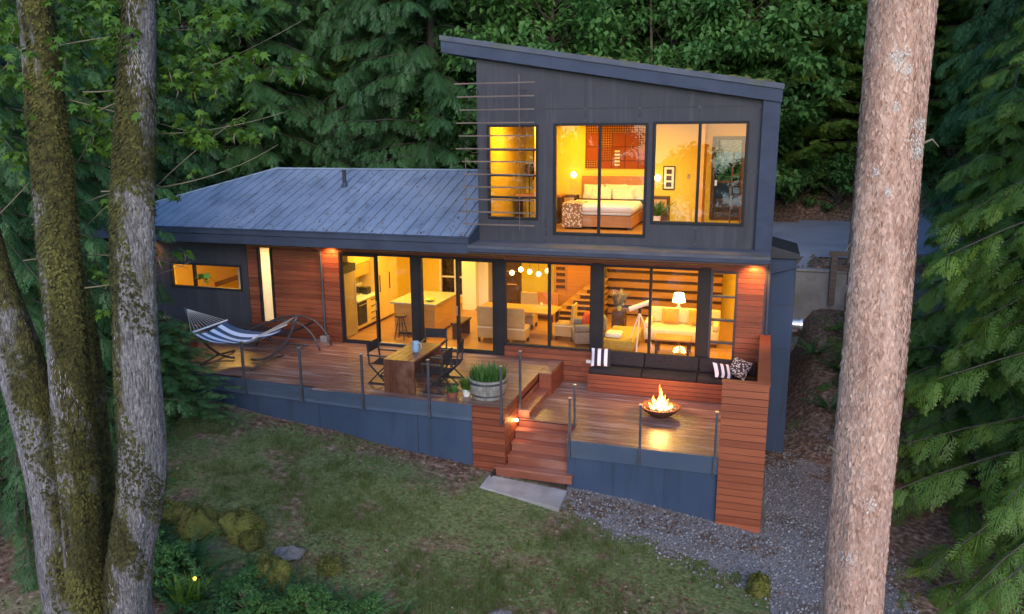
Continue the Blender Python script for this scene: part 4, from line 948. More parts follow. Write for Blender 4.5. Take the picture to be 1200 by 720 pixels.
for x, z, lb in ((1.86,4.30,'glowing wall lamp left of the headboard'),(3.86,4.24,'glowing wall lamp right of the headboard')):
    SC = thing('wall_lamp', (x,3.5,z), lb, 'lamp')
    m = MB(); m.lathe([(.02,-.09),(.075,-.05),(.085,.02),(.05,.08),(.01,.09)], (x-.3 if x<2 else x,3.42,z), 14); m.build('globe', 'bulb_glow', SC, smooth=True)
    m = MB(); m.box((x-.3 if x<2 else x)-.03,(x-.3 if x<2 else x)+.03,3.5,3.617,z-.05,z+.05); m.build('bracket', 'silver', SC)
def tapestry_mat():
    mm, t, n, l, p = _mat('tapestry'); tc = n.new('ShaderNodeTexCoord')
    mp = n.new('ShaderNodeMapping'); mp.inputs['Rotation'].default_value = (R(90),0,0); l.new(tc.outputs['Object'], mp.inputs[0])
    b = n.new('ShaderNodeTexBrick'); b.inputs['Scale'].default_value = 1; b.offset = 0; b.inputs['Brick Width'].default_value = .36; b.inputs['Row Height'].default_value = .37; b.inputs['Mortar Size'].default_value = .012
    b.inputs['Color1'].default_value = (.30,.06,.01,1); b.inputs['Color2'].default_value = (.11,.012,.006,1); b.inputs['Mortar'].default_value = (.1,.02,.01,1); l.new(mp.outputs[0], b.inputs[0])
    ck = n.new('ShaderNodeTexChecker'); ck.inputs['Scale'].default_value = 22; ck.inputs['Color1'].default_value = (.42,.17,.03,1); ck.inputs['Color2'].default_value = (.1,.018,.012,1)
    m2 = n.new('ShaderNodeMapping'); m2.inputs['Rotation'].default_value = (R(90),0,R(45)); l.new(tc.outputs['Object'], m2.inputs[0]); l.new(m2.outputs[0], ck.inputs[0])
    nz = n.new('ShaderNodeTexBrick'); nz.offset = 0; nz.inputs['Scale'].default_value = 1; nz.inputs['Brick Width'].default_value = .36; nz.inputs['Row Height'].default_value = .37; nz.inputs['Mortar Size'].default_value = 0; nz.inputs['Color1'].default_value = (0,0,0,1); nz.inputs['Color2'].default_value = (1,1,1,1); l.new(mp.outputs[0], nz.inputs[0])
    g = n.new('ShaderNodeMapRange'); g.inputs[1].default_value = .4; g.inputs[2].default_value = .6; g.inputs[4].default_value = .85; l.new(nz.outputs['Color'], g.inputs[0])
    mx = n.new('ShaderNodeMix'); mx.data_type = 'RGBA'; l.new(g.outputs[0], mx.inputs[0]); l.new(b.outputs['Color'], mx.inputs[6]); l.new(ck.outputs['Color'], mx.inputs[7])
    l.new(mx.outputs[2], p.inputs['Base Color']); p.inputs['Roughness'].default_value = .9; MATS['tapestry'] = mm
tapestry_mat()
TY = thing('wall_hanging', (2.58,3.6,5.05), 'red and ochre patchwork textile hanging above the bed', 'wall hanging')
m = MB(); m.box(1.84,3.58,3.585,3.612,4.47,5.70); m.build('cloth', 'tapestry', TY)
m = MB()
for k in range(5): m.box(2.66,2.80,3.578,3.583,4.55+.09*k,4.595+.09*k)
m.build('stripe_patch', 'cream_fabric', TY)
PC = thing('framed_picture', (4.12,3.6,4.2), 'black framed picture with three small prints on the yellow wall', 'picture')
m = MB(); m.box(3.98,4.3,3.59,3.615,3.92,4.55); m.build('frame', 'black_matte', PC)
m = MB(); m.box(4.01,4.27,3.583,3.589,3.95,4.52); m.build('mount', 'white_paint', PC)
for k in range(3): m = MB(); m.box(4.07,4.21,3.577,3.582,4.0+.17*k,4.12+.17*k); m.build('print', 'wood_dark', PC)
m = MB(); m.box(4.62,4.68,3.60,3.618,4.22,4.34); solo(m.build('thermostat', 'taupe', None), 'small brown switch plate on the yellow bedroom wall', 'switch')
LD2 = thing('clothes_ladder', (5.85,3.3,3.08), 'slim wooden ladder leaning beside the balcony door', 'ladder')
for x in (5.78,6.04): m = MB(); m.bar((x,3.2,3.085),(x,3.58,4.9), .035); m.build('rail', 'wood_dark', LD2)
for k in range(6): t = .1+.15*k; m = MB(); m.bar((5.795,3.2+.38*t,3.085+1.8*t),(6.025,3.2+.38*t,3.085+1.8*t), .025); m.build('rung', 'wood_dark', LD2)
# study behind the small tower window
DK = thing('desk', (.8,2.6,3.08), 'wooden desk in the small upper room behind the slatted rods', 'desk')
m = MB(); m.box(.2,1.5,2.2,2.8,3.78,3.83); m.build('top', 'wood_orange', DK)
for x in (.24,1.4): m = MB(); m.box(x,x+.06,2.25,2.75,3.081,3.779); m.build('leg', 'wood_dark', DK)
DS = thing('desk_chair', (1.25,1.9,3.08), 'grey upholstered chair at the desk in the small upper room', 'chair')
m = MB(); m.box(1.0,1.45,1.65,2.1,3.45,3.53); m.build('seat', 'grey_fabric', DS, .02)
m = MB(); m.box(1.0,1.45,1.6,1.66,3.54,4.0); m.build('backrest', 'grey_fabric', DS, .02)
for x in (1.02,1.4):
    for y in (1.67,2.05): m = MB(); m.box(x,x+.03,y,y+.03,3.081,3.449); m.build('leg', 'wood_dark', DS)
AR = thing('framed_picture', (.7,3.6,4.6), 'dark brown picture on the yellow wall of the small upper room', 'picture')
m = MB(); m.box(.35,1.0,3.585,3.615,4.15,4.95); m.build('frame', 'wood_dark', AR)
m = MB(); m.box(.42,.93,3.578,3.584,4.22,4.88); m.build('print', 'taupe', AR)
FLm = thing('floor_lamp', (.45,3.2,3.08), 'dark shaded floor lamp beside the brown picture', 'lamp')
m = MB(); m.tube([(.35,3.2,3.085),(.35,3.2,4.45)], .015, 8); m.build('stem', 'black_matte', FLm)
m = MB(); m.lathe([(.16,0),(.1,.3)], (.35,3.2,4.3), 16); m.build('shade', 'wood_dark', FLm)
BDR = thing('bunk', (-8.0,3,0), 'pale wooden loft rail seen through the far left window', 'rail')
m = MB(); m.bar((-8.9,1.3,1.05),(-7.4,1.5,1.55), .09, .14); m.build('rail', 'wood_dark', BDR)
m = MB(); m.box(-8.95,-8.85,1.25,1.35,0,1.1); m.box(-7.45,-7.35,1.45,1.55,0,1.6); m.build('post', 'wood_warm', BDR)
# ------------------------------------------------------------------ vegetation
def frond(n=9, sub=True, droop=.25, w=.42, ang=52, nar=.17, ks=(.3,.6)):
    """flat spray: a midrib with two rows of leaflets; length 1 along +x"""
    V, F = [], []
    def dia(b, d, l, wd, z0, z1):
        o = len(V); d = np.array(d)/np.hypot(*d); s = np.array([-d[1], d[0]])
        for q, zz in ((b, z0), (b+d*l*.45+s*wd/2, (z0+z1)/2), (b+d*l, z1), (b+d*l*.45-s*wd/2, (z0+z1)/2)):
            V.append((q[0], q[1], zz - droop*q[0]**2 - .18*abs(q[1])))
        F.append((o, o+1, o+2, o+3))
    dia(np.array([0., 0]), (1, 0), 1.0, .03, 0, 0)
    gf = np.random.default_rng(n*7+int(w*100))
    for i in range(n):
        t0_ = .05 + .9*i/n; l0 = w*((1-t0_)**.75+.12)*min(1, .55+t0_*3)
        for s in (1, -1):
            t = t0_ + gf.uniform(-.3,.3)/n; l = l0*gf.uniform(.6, 1.25); a = R(ang+gf.uniform(-11,11)-14*t)*s; d = (math.cos(a), math.sin(a)); b = np.array([t+.012*s, 0.])
            dia(b, d, l, l*nar, 0, -.04)
            if sub:
                for k, q in [(k, q) for k in ks for q in (1, -1)]:
                    a2 = a + R(38)*q; dia(b+np.array(d)*l*k, (math.cos(a2), math.sin(a2)), l*.55*(1.1-k), l*.085, -.01, -.05)
    return np.array(V), np.array(F)
def place(tmpl, O, Xd, Yd, Sc, tone, tj=.12, g=rng):
    V, F = tmpl; O, Xd, Yd = map(np.asarray, (O, Xd, Yd)); Sc = np.asarray(Sc)
    Xd = Xd/np.linalg.norm(Xd, axis=1, keepdims=True); Yd = Yd - (Yd*Xd).sum(1, keepdims=True)*Xd; Yd = Yd/np.linalg.norm(Yd, axis=1, keepdims=True)
    Zd = np.cross(Xd, Yd)
    P = O[:,None,:] + Sc[:,None,None]*(V[None,:,0,None]*Xd[:,None,:] + V[None,:,1,None]*Yd[:,None,:] + V[None,:,2,None]*Zd[:,None,:])
    n = len(V); FF = (F[None] + (np.arange(len(O))*n)[:,None,None]).reshape(-1, F.shape[1])
    tn = np.clip(np.repeat(np.asarray(tone), n) + np.tile((g.random(n)-.5)*tj*2, len(O)), 0, 1)
    return P.reshape(-1, 3), FF, tn
FR_N, FR_M, FR_F = frond(10, True, .3, .46, 50, .06, (.3,.55,.8)), frond(8, True, .3, .5, 50, .08, (.35,.7)), frond(9, False, .3, .42, 50, .16)
def conifer(H, z0, z1, blen, nb, nf, fl, tmpl, seed, arc=(.25, .55), az=None, hang=.7, trunk_r=.25, shape=1.0, wood_seg=5):
    g = np.random.default_rng(seed); O, Xd, Yd, Sc, Tn = [], [], [], [], []; wood = MB()
    nt_ = 9; tp = [(.1*math.sin(k*.9+seed), .1*math.cos(k*1.1+seed), -1.0+(H+1.0)*k/nt_) for k in range(nt_+1)]; tp[0] = (0, 0, -1.0)
    wood.tube(tp, [trunk_r*(1-.93*k/nt_)*(1.25 if k == 0 else 1) for k in range(nt_+1)], 10)
    for b in range(nb):
        u = (b+g.random())/nb; h = z0 + (z1-z0)*u; q = max(0, 1-(h/H))
        L = blen*(q**shape)*g.uniform(.65, 1.1) + .35; a = (b*2.399963 + g.normal(0, .35)) if az is None else g.uniform(*az)
        dh = np.array([math.cos(a), math.sin(a), 0]); sd = np.array([-math.sin(a), math.cos(a), 0]); r0, dr = arc[0]*g.uniform(.4, 1.4), arc[1]*g.uniform(.7, 1.3); sw = g.normal(0, .12)
        C = lambda s: np.array([0, 0, h]) + dh*L*s + sd*L*sw*s*s + np.array([0, 0, L*(r0*s - dr*s*s + .16*s**4)])
        wood.tube([tuple(C(s)) for s in np.linspace(0, .95, wood_seg)], [.012*L**.5*(1-.85*s)+.003 for s in np.linspace(0, 1, wood_seg)], 5, cap=False)
        bt = g.random()
        ss = np.sort(g.uniform(.12, 1, nf)); ss[-1] = .97
        for k, s in enumerate(ss):
            p = C(s); tg = C(min(1.03, s+.05)) - C(s-.03); tg /= np.linalg.norm(tg)
            side = (1 if k % 2 else -1)*g.uniform(.5, 1.25) if k < nf-1 else 0
            d = tg*math.cos(side) + sd*math.sin(side); d = d + np.array([0, 0, -hang*g.uniform(.15, 1.0)])
            f = fl*g.uniform(.65, 1.25)*(.75+.5*(1-s)) * (.6+.4*min(1, L/2))
            yv = np.cross(np.array([0, 0, 1.]), d) + g.normal(0, .22, 3)
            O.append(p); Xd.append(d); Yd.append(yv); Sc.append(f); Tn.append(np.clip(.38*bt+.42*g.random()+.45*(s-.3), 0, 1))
    V, F, tn = place(tmpl, O, Xd, Yd, Sc, Tn, g=g)
    return V, F, tn, wood
def tree_thing(name, loc, data, mat, label, group=None, cat='tree', bark='conifer_bark'):
    r = thing(name, loc, label, cat, group); V, F, tn, wood = data
    npobj('crown', V, F, tn, mat, r)
    ORG[r.name] = Vector((0,0,0)); wood.build('trunk', bark, r, smooth=True); ORG[r.name] = Vector(loc); return r
def leaf_quad(): 
    return np.array([(0,0,0),(.42,.3,.05),(1,0,-.06),(.42,-.3,.05)], float), np.array([(0,1,2,3)])
def lobed_leaf():
    P = [(0,0)]
    for k, (a, r) in enumerate(((-118,.35),(-95,.72),(-72,.42),(-50,.95),(-24,.5),(0,1.12),(24,.5),(50,.95),(72,.42),(95,.72),(118,.35))): P.append((.25+r*math.cos(R(a))*.72, r*math.sin(R(a))*.66))
    V = np.array([(x, y, -.22*x*x-.15*abs(y)) for x, y in P]); n = len(P)
    return V, np.array([(0, i, i+1) for i in range(1, n-1)])
def broadleaf(H, rad, ncl, nl, ls, seed, low=.12, trunk_r=.14, flat=.8):
    g = np.random.default_rng(seed); O, Xd, Yd, Sc, Tn = [], [], [], [], []; wood = MB()
    wood.tube([(0,0,-1),(.1,.05,H*.3),(-.1,.1,H*.6),(.05,0,H*.95)], [trunk_r*1.2, trunk_r, trunk_r*.6, .02], 8)
    for c in range(ncl):
        u = g.random(); h = H*(low + (1-low)*u); rr = rad*(math.sin(math.pi*min(1, .18+.82*u))**.6)*g.uniform(.45, 1.05); a = g.uniform(0, 6.283)
        ctr = np.array([rr*math.cos(a), rr*math.sin(a), h]); cs = g.uniform(.35, .75)*rad*.42
        wood.tube([(0,0,max(.2, h-rr*.6)), tuple(ctr*np.array([.55,.55,1])-np.array([0,0,rr*.15])), tuple(ctr)], [.03,.018,.006], 5, cap=False)
        ct = g.random()
        q = g.normal(0, 1, (nl, 3)); q /= np.linalg.norm(q, axis=1, keepdims=True); q *= (g.random((nl,1))**.45)*cs; q[:,2] *= flat*.7
        for p in q:
            O.append(ctr+p); d = p*np.array([1,1,.3])/cs + g.normal(0, .5, 3) + np.array([0,0,-.45]); Xd.append(d); Yd.append(np.cross([0,0,1.], d)+g.normal(0,.3,3))
            Sc.append(ls*g.uniform(.6, 1.3)); Tn.append(np.clip(.55*ct+.45*g.random(), 0, 1))
    V, F, tn = place(leaf_quad(), O, Xd, Yd, Sc, Tn, g=g); return V, F, tn, wood
def gz(x, y): return float(G(x, y))

# --- forest behind: prototypes, then copies standing on the slope
protos = {}
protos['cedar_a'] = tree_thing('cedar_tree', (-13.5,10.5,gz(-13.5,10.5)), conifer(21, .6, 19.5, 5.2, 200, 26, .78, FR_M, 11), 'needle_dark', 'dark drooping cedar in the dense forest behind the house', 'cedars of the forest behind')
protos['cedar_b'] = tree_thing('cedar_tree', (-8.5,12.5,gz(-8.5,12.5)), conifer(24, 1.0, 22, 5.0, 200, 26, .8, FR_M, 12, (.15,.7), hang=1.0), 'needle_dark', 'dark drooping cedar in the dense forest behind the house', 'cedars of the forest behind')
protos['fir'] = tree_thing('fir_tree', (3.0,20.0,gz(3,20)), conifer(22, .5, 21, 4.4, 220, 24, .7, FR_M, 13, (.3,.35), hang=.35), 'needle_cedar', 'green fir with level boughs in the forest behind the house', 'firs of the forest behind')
protos['broad_a'] = tree_thing('broadleaf_tree', (-3.5,15.5,gz(-3.5,15.5)), broadleaf(12, 3.1, 130, 130, .27, 21), 'leaf_green', 'bright green broadleaf tree in the forest behind the tower', 'broadleaf trees behind the tower')
protos['broad_b'] = tree_thing('broadleaf_tree', (1.5,17.5,gz(1.5,17.5)), broadleaf(14, 3.4, 140, 130, .28, 22), 'leaf_green', 'bright green broadleaf tree in the forest behind the tower', 'broadleaf trees behind the tower')
g5 = np.random.default_rng(5)
spots = [  # x, y, kind
 (-19,9,'cedar_b'),(-24,13,'cedar_a'),(-17,14.5,'cedar_a'),(-11,15.5,'fir'),(-6,11.3,'cedar_a'),(-29,10,'cedar_b'),(-22,19,'cedar_b'),(-15,20,'cedar_b'),(-9.5,20,'cedar_a'),
 (-5,19.5,'fir'),(-1.5,12.8,'broad_b'),(-6.0,17,'broad_b'),(4.5,17.8,'broad_a'),(-.5,20.5,'broad_a'),(7.5,19.2,'fir'),(10.5,19.8,'fir'),(6,23,'fir'),(1,25,'cedar_b'),(-4,25,'cedar_a'),(-11,26,'cedar_b'),(-18,27,'cedar_a'),(-26,25,'cedar_b'),
 (9,25,'cedar_a'),(13,22,'cedar_b'),(15,19.5,'fir'),(18,24,'cedar_a'),(12.5,27,'fir'),(4,29,'fir'),(-7,31,'cedar_a'),(-1,32,'fir'),(8,32,'cedar_b'),(15,31,'cedar_a'),(21,19,'cedar_b'),(-33,18,'cedar_a'),(-22,33,'fir'),(24,28,'fir'),(-14,33,'cedar_b'),
 (-2.2,14.2,'broad_a'),(2.8,14.8,'broad_a'),(-.2,18.6,'broad_b'),(5.6,16.9,'broad_b'),(-4.8,13.6,'broad_b'),(.6,15.4,'broad_b'),(-15.2,4.5,'cedar_a'),(-19.5,2.0,'cedar_b'),(-16.5,-1.5,'cedar_a'),(-23,-2,'fir'),(-27,4,'cedar_a'),(19,12,'cedar_a'),(17,15.5,'cedar_b'),(22,8,'fir'),(20,2,'cedar_b')]
for x, y, k in spots:
    if x > -15 and k.startswith('cedar') and y > 21 and 0: continue
    s = g5.uniform(.85, 1.15); dup(protos[k], (x, y, gz(x, y)-.1), g5.uniform(0, 6.28), scale=(s, s, s*g5.uniform(.9, 1.1)))
for x, y, k, s in ((-22,-30,'broad_a',1.1),(-17,-28,'broad_b',1.05),(-12.5,-31,'broad_a',1.2),(-8.5,-28,'broad_b',1.1),(-5,-32,'broad_a',1.15),(-2.2,-29,'broad_b',1.0),(2.6,-27.5,'broad_a',1.05),(5.6,-31,'broad_b',.95),(10,-31,'broad_b',1.1),(15,-28,'broad_a',1.1)):  # unseen trees added behind the camera to darken the glass reflections
    dup(protos[k], (x, y, gz(x, y)-.1), g5.uniform(0, 6.28), 'broadleaf tree added behind the camera, seen only mirrored in the window glass', 'trees added behind the camera for the window reflections', scale=s)
# slim bare trunks standing among the broadleaf trees
for x, y, h, r in ((1.9,14.6,15,.06),(2.6,15.6,16,.05)):
    m = MB(); z = gz(x, y); m.tube([(x,y,z-.3),(x+.15,y,z+h*.4),(x-.1,y+.1,z+h*.75),(x+.1,y,z+h)], [r*1.3,r,r*.7,r*.3], 8)
    for k in range(5): a = k*2.4; zz = z+h*(.5+.09*k); m.tube([(x,y,zz),(x+.7*math.cos(a),y+.7*math.sin(a),zz+.5)], [.02,.006], 5)
    solo(m.build('bare_tree', 'twig', None, smooth=True), 'slim bare pale trunk rising behind the tower roof', 'tree', 'slim bare trunks behind the tower')
# understory shrubs along the bank and behind the roof
sh0 = tree_thing('shrub', (6.0,18.0,gz(6,18)), broadleaf(2.2, 1.3, 34, 90, .17, 31, .05, .03), 'leaf_green', 'leafy green shrub on the bank beyond the driveway', 'shrubs on the bank beyond the driveway', 'shrub', 'twig')
for x, y in ((8.0,18.4),(9.6,18.2),(11.3,18.5),(13,18.3),(4.3,18.3),(2.4,18.5),(7.1,19.8),(10.5,20.2),(12.3,20)):
    s = g5.uniform(.7, 1.25); dup(sh0, (x, y, gz(x, y)-.05), g5.uniform(0, 6.28), scale=s)
for x, y in ((-9,9.3),(-7,9.0),(-4.6,9.4),(-2.4,9.2),(-11.5,9.2),(-.6,9.8)):
    s = g5.uniform(1.1, 1.6); dup(sh0, (x, y, gz(x, y)-.05), g5.uniform(0, 6.28), 'leafy green shrub just behind the low metal roof', 'shrubs behind the low roof', scale=s)

# --- right hand cedars, near
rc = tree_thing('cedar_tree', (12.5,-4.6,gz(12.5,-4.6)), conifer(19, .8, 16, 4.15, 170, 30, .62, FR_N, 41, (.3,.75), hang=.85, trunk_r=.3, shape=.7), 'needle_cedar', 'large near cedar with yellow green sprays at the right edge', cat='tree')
r2 = tree_thing('cedar_tree', (11.1,-.4,gz(11.1,-.4)), conifer(9, .3, 8.6, 2.9, 105, 22, .52, FR_N, 42, (.2,.6), hang=.7, trunk_r=.13, shape=.9), 'needle_cedar', 'young cedar growing between the gravel and the large right cedar')
dup(r2, (12.6,3.4,gz(12.6,3.4)), 1.3, 'young cedar standing beside the timber guard rail', scale=1.15)
dup(protos['cedar_a'], (15.5,1.5,gz(15.5,1.5)), .4, 'dark cedar rising behind the large right cedar', scale=.9)
dup(protos['cedar_b'], (14.6,8.0,gz(14.6,8)), 2.2, 'dark cedar at the right end of the driveway', scale=.9)
dup(r2, (9.6,5.4,gz(9.6,5.4)), 4.0, 'small cedar sapling below the retaining wall', scale=(.42,.42,.26))
# --- left conifer by the deck end
lc = tree_thing('hemlock_tree', (-8.6,-4.4,gz(-8.6,-4.4)), conifer(15, .4, 13, 3.1, 130, 24, .55, FR_M, 51, (.25,.7), hang=.8, trunk_r=.2, shape=.75), 'needle_dark', 'dark hemlock at the left end of the terrace, drooping over the roof')
dup(lc, (-5.6,-4.6,gz(-5.6,-4.6)), 1.1, 'low hemlock sapling in front of the left deck skirt', scale=(.5,.5,.17))
dup(lc, (-7.0,-4.4,gz(-7,-4.4)), 4.2, 'bushy hemlock sapling hiding the left end of the deck skirt', scale=(.5,.5,.2))
dup(lc, (-9.0,-5.6,gz(-9,-5.6)), 2.7, 'bushy young hemlock left of the deck skirt', scale=(.8,.8,.42))
dup(lc, (-5.2,-8.6,gz(-5.2,-8.6)), 2.0, 'dark hemlock behind the maple trunks at the left', scale=.8)
dup(lc, (-8.8,-7.2,gz(-8.8,-7.2)), 3.4, 'tall dark hemlock behind the maple trunks, furthest left', scale=1.05)

# --- near trunks
SURF = {}
def trunk_tree(name, pts, rad, mat, label, seg=56, ridge=.11):
    r = thing(name, pts[0], label, 'tree'); m = MB(); P = [Vector(p) for p in pts]; Q, Rr = [], []
    for i in range(len(P)-1):
        p0, p1, p2, p3 = P[max(i-1,0)], P[i], P[i+1], P[min(i+2,len(P)-1)]
        for k in range(26):
            t = k/26; Q.append(.5*((2*p1)+(-p0+p2)*t+(2*p0-5*p1+4*p2-p3)*t*t+(-p0+3*p1-3*p2+p3)*t**3)); Rr.append(rad[i]*(1-t)+rad[i+1]*t)
    Q.append(P[-1]); Rr.append(rad[-1]); m.tube(Q, Rr, seg)
    for i, v in enumerate(m.v):      # irregular girth
        a = i % seg; k = i//seg; d = Vector(v)-Q[k]; z = Q[k].z; n1 = float(vnoise(d.x*14+z*.7, d.y*14+z*.5, 1., 3)); n2 = float(vnoise(d.x*38+z*2.2, d.y*38-z*1.7, 1., 5)); m.v[i] = tuple(Q[k] + d*(1+.045*math.sin(a*2*math.pi/seg*3+z*.8)+.03*math.sin(a*2*math.pi/seg*5-z*1.7)+ridge*(n1-.5)+ridge*.5*(n2-.5)))
    SURF[r.name] = (np.array(m.v[:len(Q)*seg]).reshape(len(Q), seg, 3), np.array(Q)); m.build('trunk', mat, r, smooth=True); return r
def maple_mat(name, lo, sgn=1):
    mm, t, n, l, p = _mat(name); v = _coord(t, 'Object', (1,1,1)); v2 = _coord(t, 'Object', (9,9,1.5))
    def noise(vec, s, d=8):
        q = n.new('ShaderNodeTexNoise'); q.inputs['Scale'].default_value = s; q.inputs['Detail'].default_value = d; l.new(vec, q.inputs['Vector']); return q.outputs['Fac']
    br = n.new('ShaderNodeValToRGB'); e = br.color_ramp.elements; e[0].position, e[1].position = .28, .74; e[0].color = (.04,.033,.029,1); e[1].color = (.29,.265,.25,1); l.new(noise(v2, 7, 12), br.inputs[0])
    mo = n.new('ShaderNodeValToRGB'); e = mo.color_ramp.elements; e[0].position, e[1].position = .35, .7; e[0].color = (.022,.018,.008,1); e[1].color = (.095,.085,.02,1); l.new(noise(v, 16), mo.inputs[0])
    geo = n.new('ShaderNodeNewGeometry'); sx = n.new('ShaderNodeSeparateXYZ'); l.new(geo.outputs['Normal'], sx.inputs[0])
    # moss grows on the damp (+X/+Y facing) flank and in noisy patches
    a = n.new('ShaderNodeMath'); a.operation = 'MULTIPLY_ADD'; a.inputs[1].default_value = -.22*sgn; l.new(sx.outputs[0], a.inputs[0]); hs = n.new('ShaderNodeSeparateXYZ'); l.new(geo.outputs['Position'], hs.inputs[0]); hm = n.new('ShaderNodeMapRange'); hm.inputs[1].default_value, hm.inputs[2].default_value, hm.inputs[3].default_value, hm.inputs[4].default_value = 1.1, 5.6, -.06, .13; l.new(hs.outputs[2], hm.inputs[0]); ha = n.new('ShaderNodeMath'); l.new(hm.outputs[0], ha.inputs[0]); l.new(noise(v, 1.5, 10), ha.inputs[1]); l.new(ha.outputs[0], a.inputs[2])
    b = n.new('ShaderNodeMapRange'); b.inputs[1].default_value, b.inputs[2].default_value = lo, lo+.1; l.new(a.outputs[0], b.inputs[0])
    mx = n.new('ShaderNodeMix'); mx.data_type = 'RGBA'; l.new(b.outputs[0], mx.inputs[0]); l.new(br.outputs[0], mx.inputs[6]); l.new(mo.outputs[0], mx.inputs[7])
    l.new(mx.outputs[2], p.inputs['Base Color']); p.inputs['Roughness'].default_value = .9; p.inputs['Specular IOR Level'].default_value = .2
    ad = n.new('ShaderNodeMath'); ad.operation = 'ADD'; l.new(noise(v2, 5), ad.inputs[0]); l.new(noise(v, 30), ad.inputs[1])
    bp = n.new('ShaderNodeBump'); bp.inputs['Strength'].default_value = .8; bp.inputs['Distance'].default_value = .04; l.new(ad.outputs[0], bp.inputs['Height']); l.new(bp.outputs[0], p.inputs['Normal'])
    MATS[name] = mm
maple_mat('maple_bark', .58, -1); maple_mat('maple_bark_dark', .41); maple_mat('mossy_bark', .44, -1)
T1 = trunk_tree('maple_tree', [(-.55,-11.9,-2.6),(-.68,-12,.09),(-.71,-12,1.78),(-.93,-12,3.14),(-1.16,-12,4.07),(-1.32,-12,5.3),(-1.5,-12,9),(-1.9,-12,12)], [.33,.27,.245,.23,.22,.2,.15,.05], 'maple_bark', 'pale leaning maple trunk at the left edge of the lawn')
T2 = trunk_tree('maple_tree', [(-.30,-11.9,-2.6),(-.43,-12,.14),(-.35,-12,1.43),(-.27,-12,2.92),(-.16,-12,4.29),(-.09,-12,5.97),(0,-12,9),(.3,-12,12)], [.26,.21,.20,.20,.19,.17,.12,.04], 'mossy_bark', 'mossy brown maple trunk in the middle of the left clump')
T3 = trunk_tree('maple_tree', [(.0,-11.9,-2.6),(.13,-12,.25),(.53,-12,1.95),(.65,-12,3.27),(.81,-12,4.75),(1.01,-12,5.95),(1.15,-12,6.8),(1.3,-12,9),(1.2,-12,12)], [.30,.24,.23,.22,.19,.16,.14,.1,.03], 'maple_bark_dark', 'grey maple trunk nearest the house with mossy left flank')
T4 = trunk_tree('maple_tree', [(-.9,-11.2,-2.4),(-.75,-11.3,1.2),(-.72,-11.3,3.3),(-.95,-11.3,5.2),(-.65,-11.3,7.5),(-.6,-11.3,11)], [.16,.14,.13,.12,.09,.03], 'mossy_bark', 'thin dark maple trunk half hidden behind the pale leaning one')
clusters = [(.63,6.66),(1.04,6.69),(1.17,6.52),(.79,6.45),(.68,6.2),(.99,6.27),(1.11,5.98),(.9,5.93),(1.22,6.08),(.82,5.85),(.33,5.94),(.42,5.48),(.44,5.98),(-.25,5.74),(-.05,5.63),(.16,5.57),(1.55,5.97),(1.68,6.11),(1.15,5.52),(1.3,5.48),(1.65,5.56),(1.89,5.55),(1.37,5.35),(-.82,5.4),(-.55,5.31),(.49,4.82),(0,4.07),(.27,3.98),(.89,4.17),(-.09,3.82),(.03,6.44),(-.78,6.6),(-.3,6.76),(-.04,6.36),(2.14,6.17),(-1.07,5.66),(-.15,6.69),(-.77,6.01),(1.72,6.26),(2.08,6.55),(1.93,6.48),(.84,6.69),(.9,6.54),(1.06,6.4),(.59,6.34),(1.08,6.17)]
twigs = [((.4,4.95),(1.34,4.94),(1.98,5.39)),((.32,5.9),(1.04,5.89),(2.35,6.54)),((.69,5.52),(1.3,5.44),(2,5.71)),((-.55,4.59),(.31,5.05),(.4,4.95)),((-.56,4.22),(-.26,5.31),(.46,6.14)),((-.73,4.21),(.09,4.33),(.83,4.1)),((-.05,6.32),(.61,6.5),(1.27,6.51)),((.04,3.96),(.55,3.99),(.95,4.19)),((.51,5.73),(.9,5.97),(1.21,6)),((-.22,5.91),(.4,5.73),(1.3,5.52)),((-.43,6.34),(-.04,5.65),(.27,5.57)),((-1.15,4.57),(-.81,5.13),(-.82,5.4)),((.44,4.44),(.85,5.14),(1.62,5.72)),((-.38,4.22),(-.02,4.69),(.32,5.14))]
gm = np.random.default_rng(61); tw = MB(); O, Xd, Yd, Sc, Tn = [], [], [], [], []
for k, t in enumerate(twigs):
    y = [-11.95, -11.6+gm.uniform(-.1,.2), -11.4+gm.uniform(-.3,.3)]
    tw.tube(curve((t[0][0],y[0],t[0][1]), (t[1][0],y[1],t[1][1]), (t[2][0],y[2],t[2][1]), 12), [.006*(1-.75*q/12)+.0015 for q in range(13)], 6)
def cluster(c, n):
    ct = gm.random()
    for q in range(n):
        a = gm.uniform(0, 6.283); d = np.array([math.cos(a), math.sin(a), -gm.uniform(.25, 1.0)]); O.append(np.array(c)+np.array([math.cos(a)*.05, math.sin(a)*.05, gm.uniform(-.06,.05)]))
        Xd.append(d); Yd.append(np.cross([0,0,1.], d)+gm.normal(0,.25,3)); Sc.append(gm.uniform(.045,.115)); Tn.append(np.clip(.5*ct+.5*gm.random(),0,1))
    if gm.random() < .5: tw.tube([tuple(c), (c[0]+gm.normal(0,.02), c[1], c[2]-.05), (c[0]+gm.normal(0,.03), c[1], c[2]-.11)], [.003,.007,.002], 5)
for cx_, cz_ in clusters:
    for q in range(5): cluster((cx_+gm.normal(0,.13), -11.6+gm.uniform(-.35,.35), cz_+gm.normal(0,.09)), int(gm.integers(6, 12)))
for k in range(170): cluster((gm.uniform(-1.5,1.3), -11.5+gm.uniform(-1.1,1.6), 6.9-1.6*gm.random()**1.5), int(gm.integers(5, 10)))
for k in range(60): cluster((gm.uniform(-1.6,1.6), -11.4+gm.uniform(-.6,.6), gm.uniform(7.0,10.5)), 9)
V, F, tn = place(lobed_leaf(), O, Xd, Yd, Sc, Tn, g=gm)
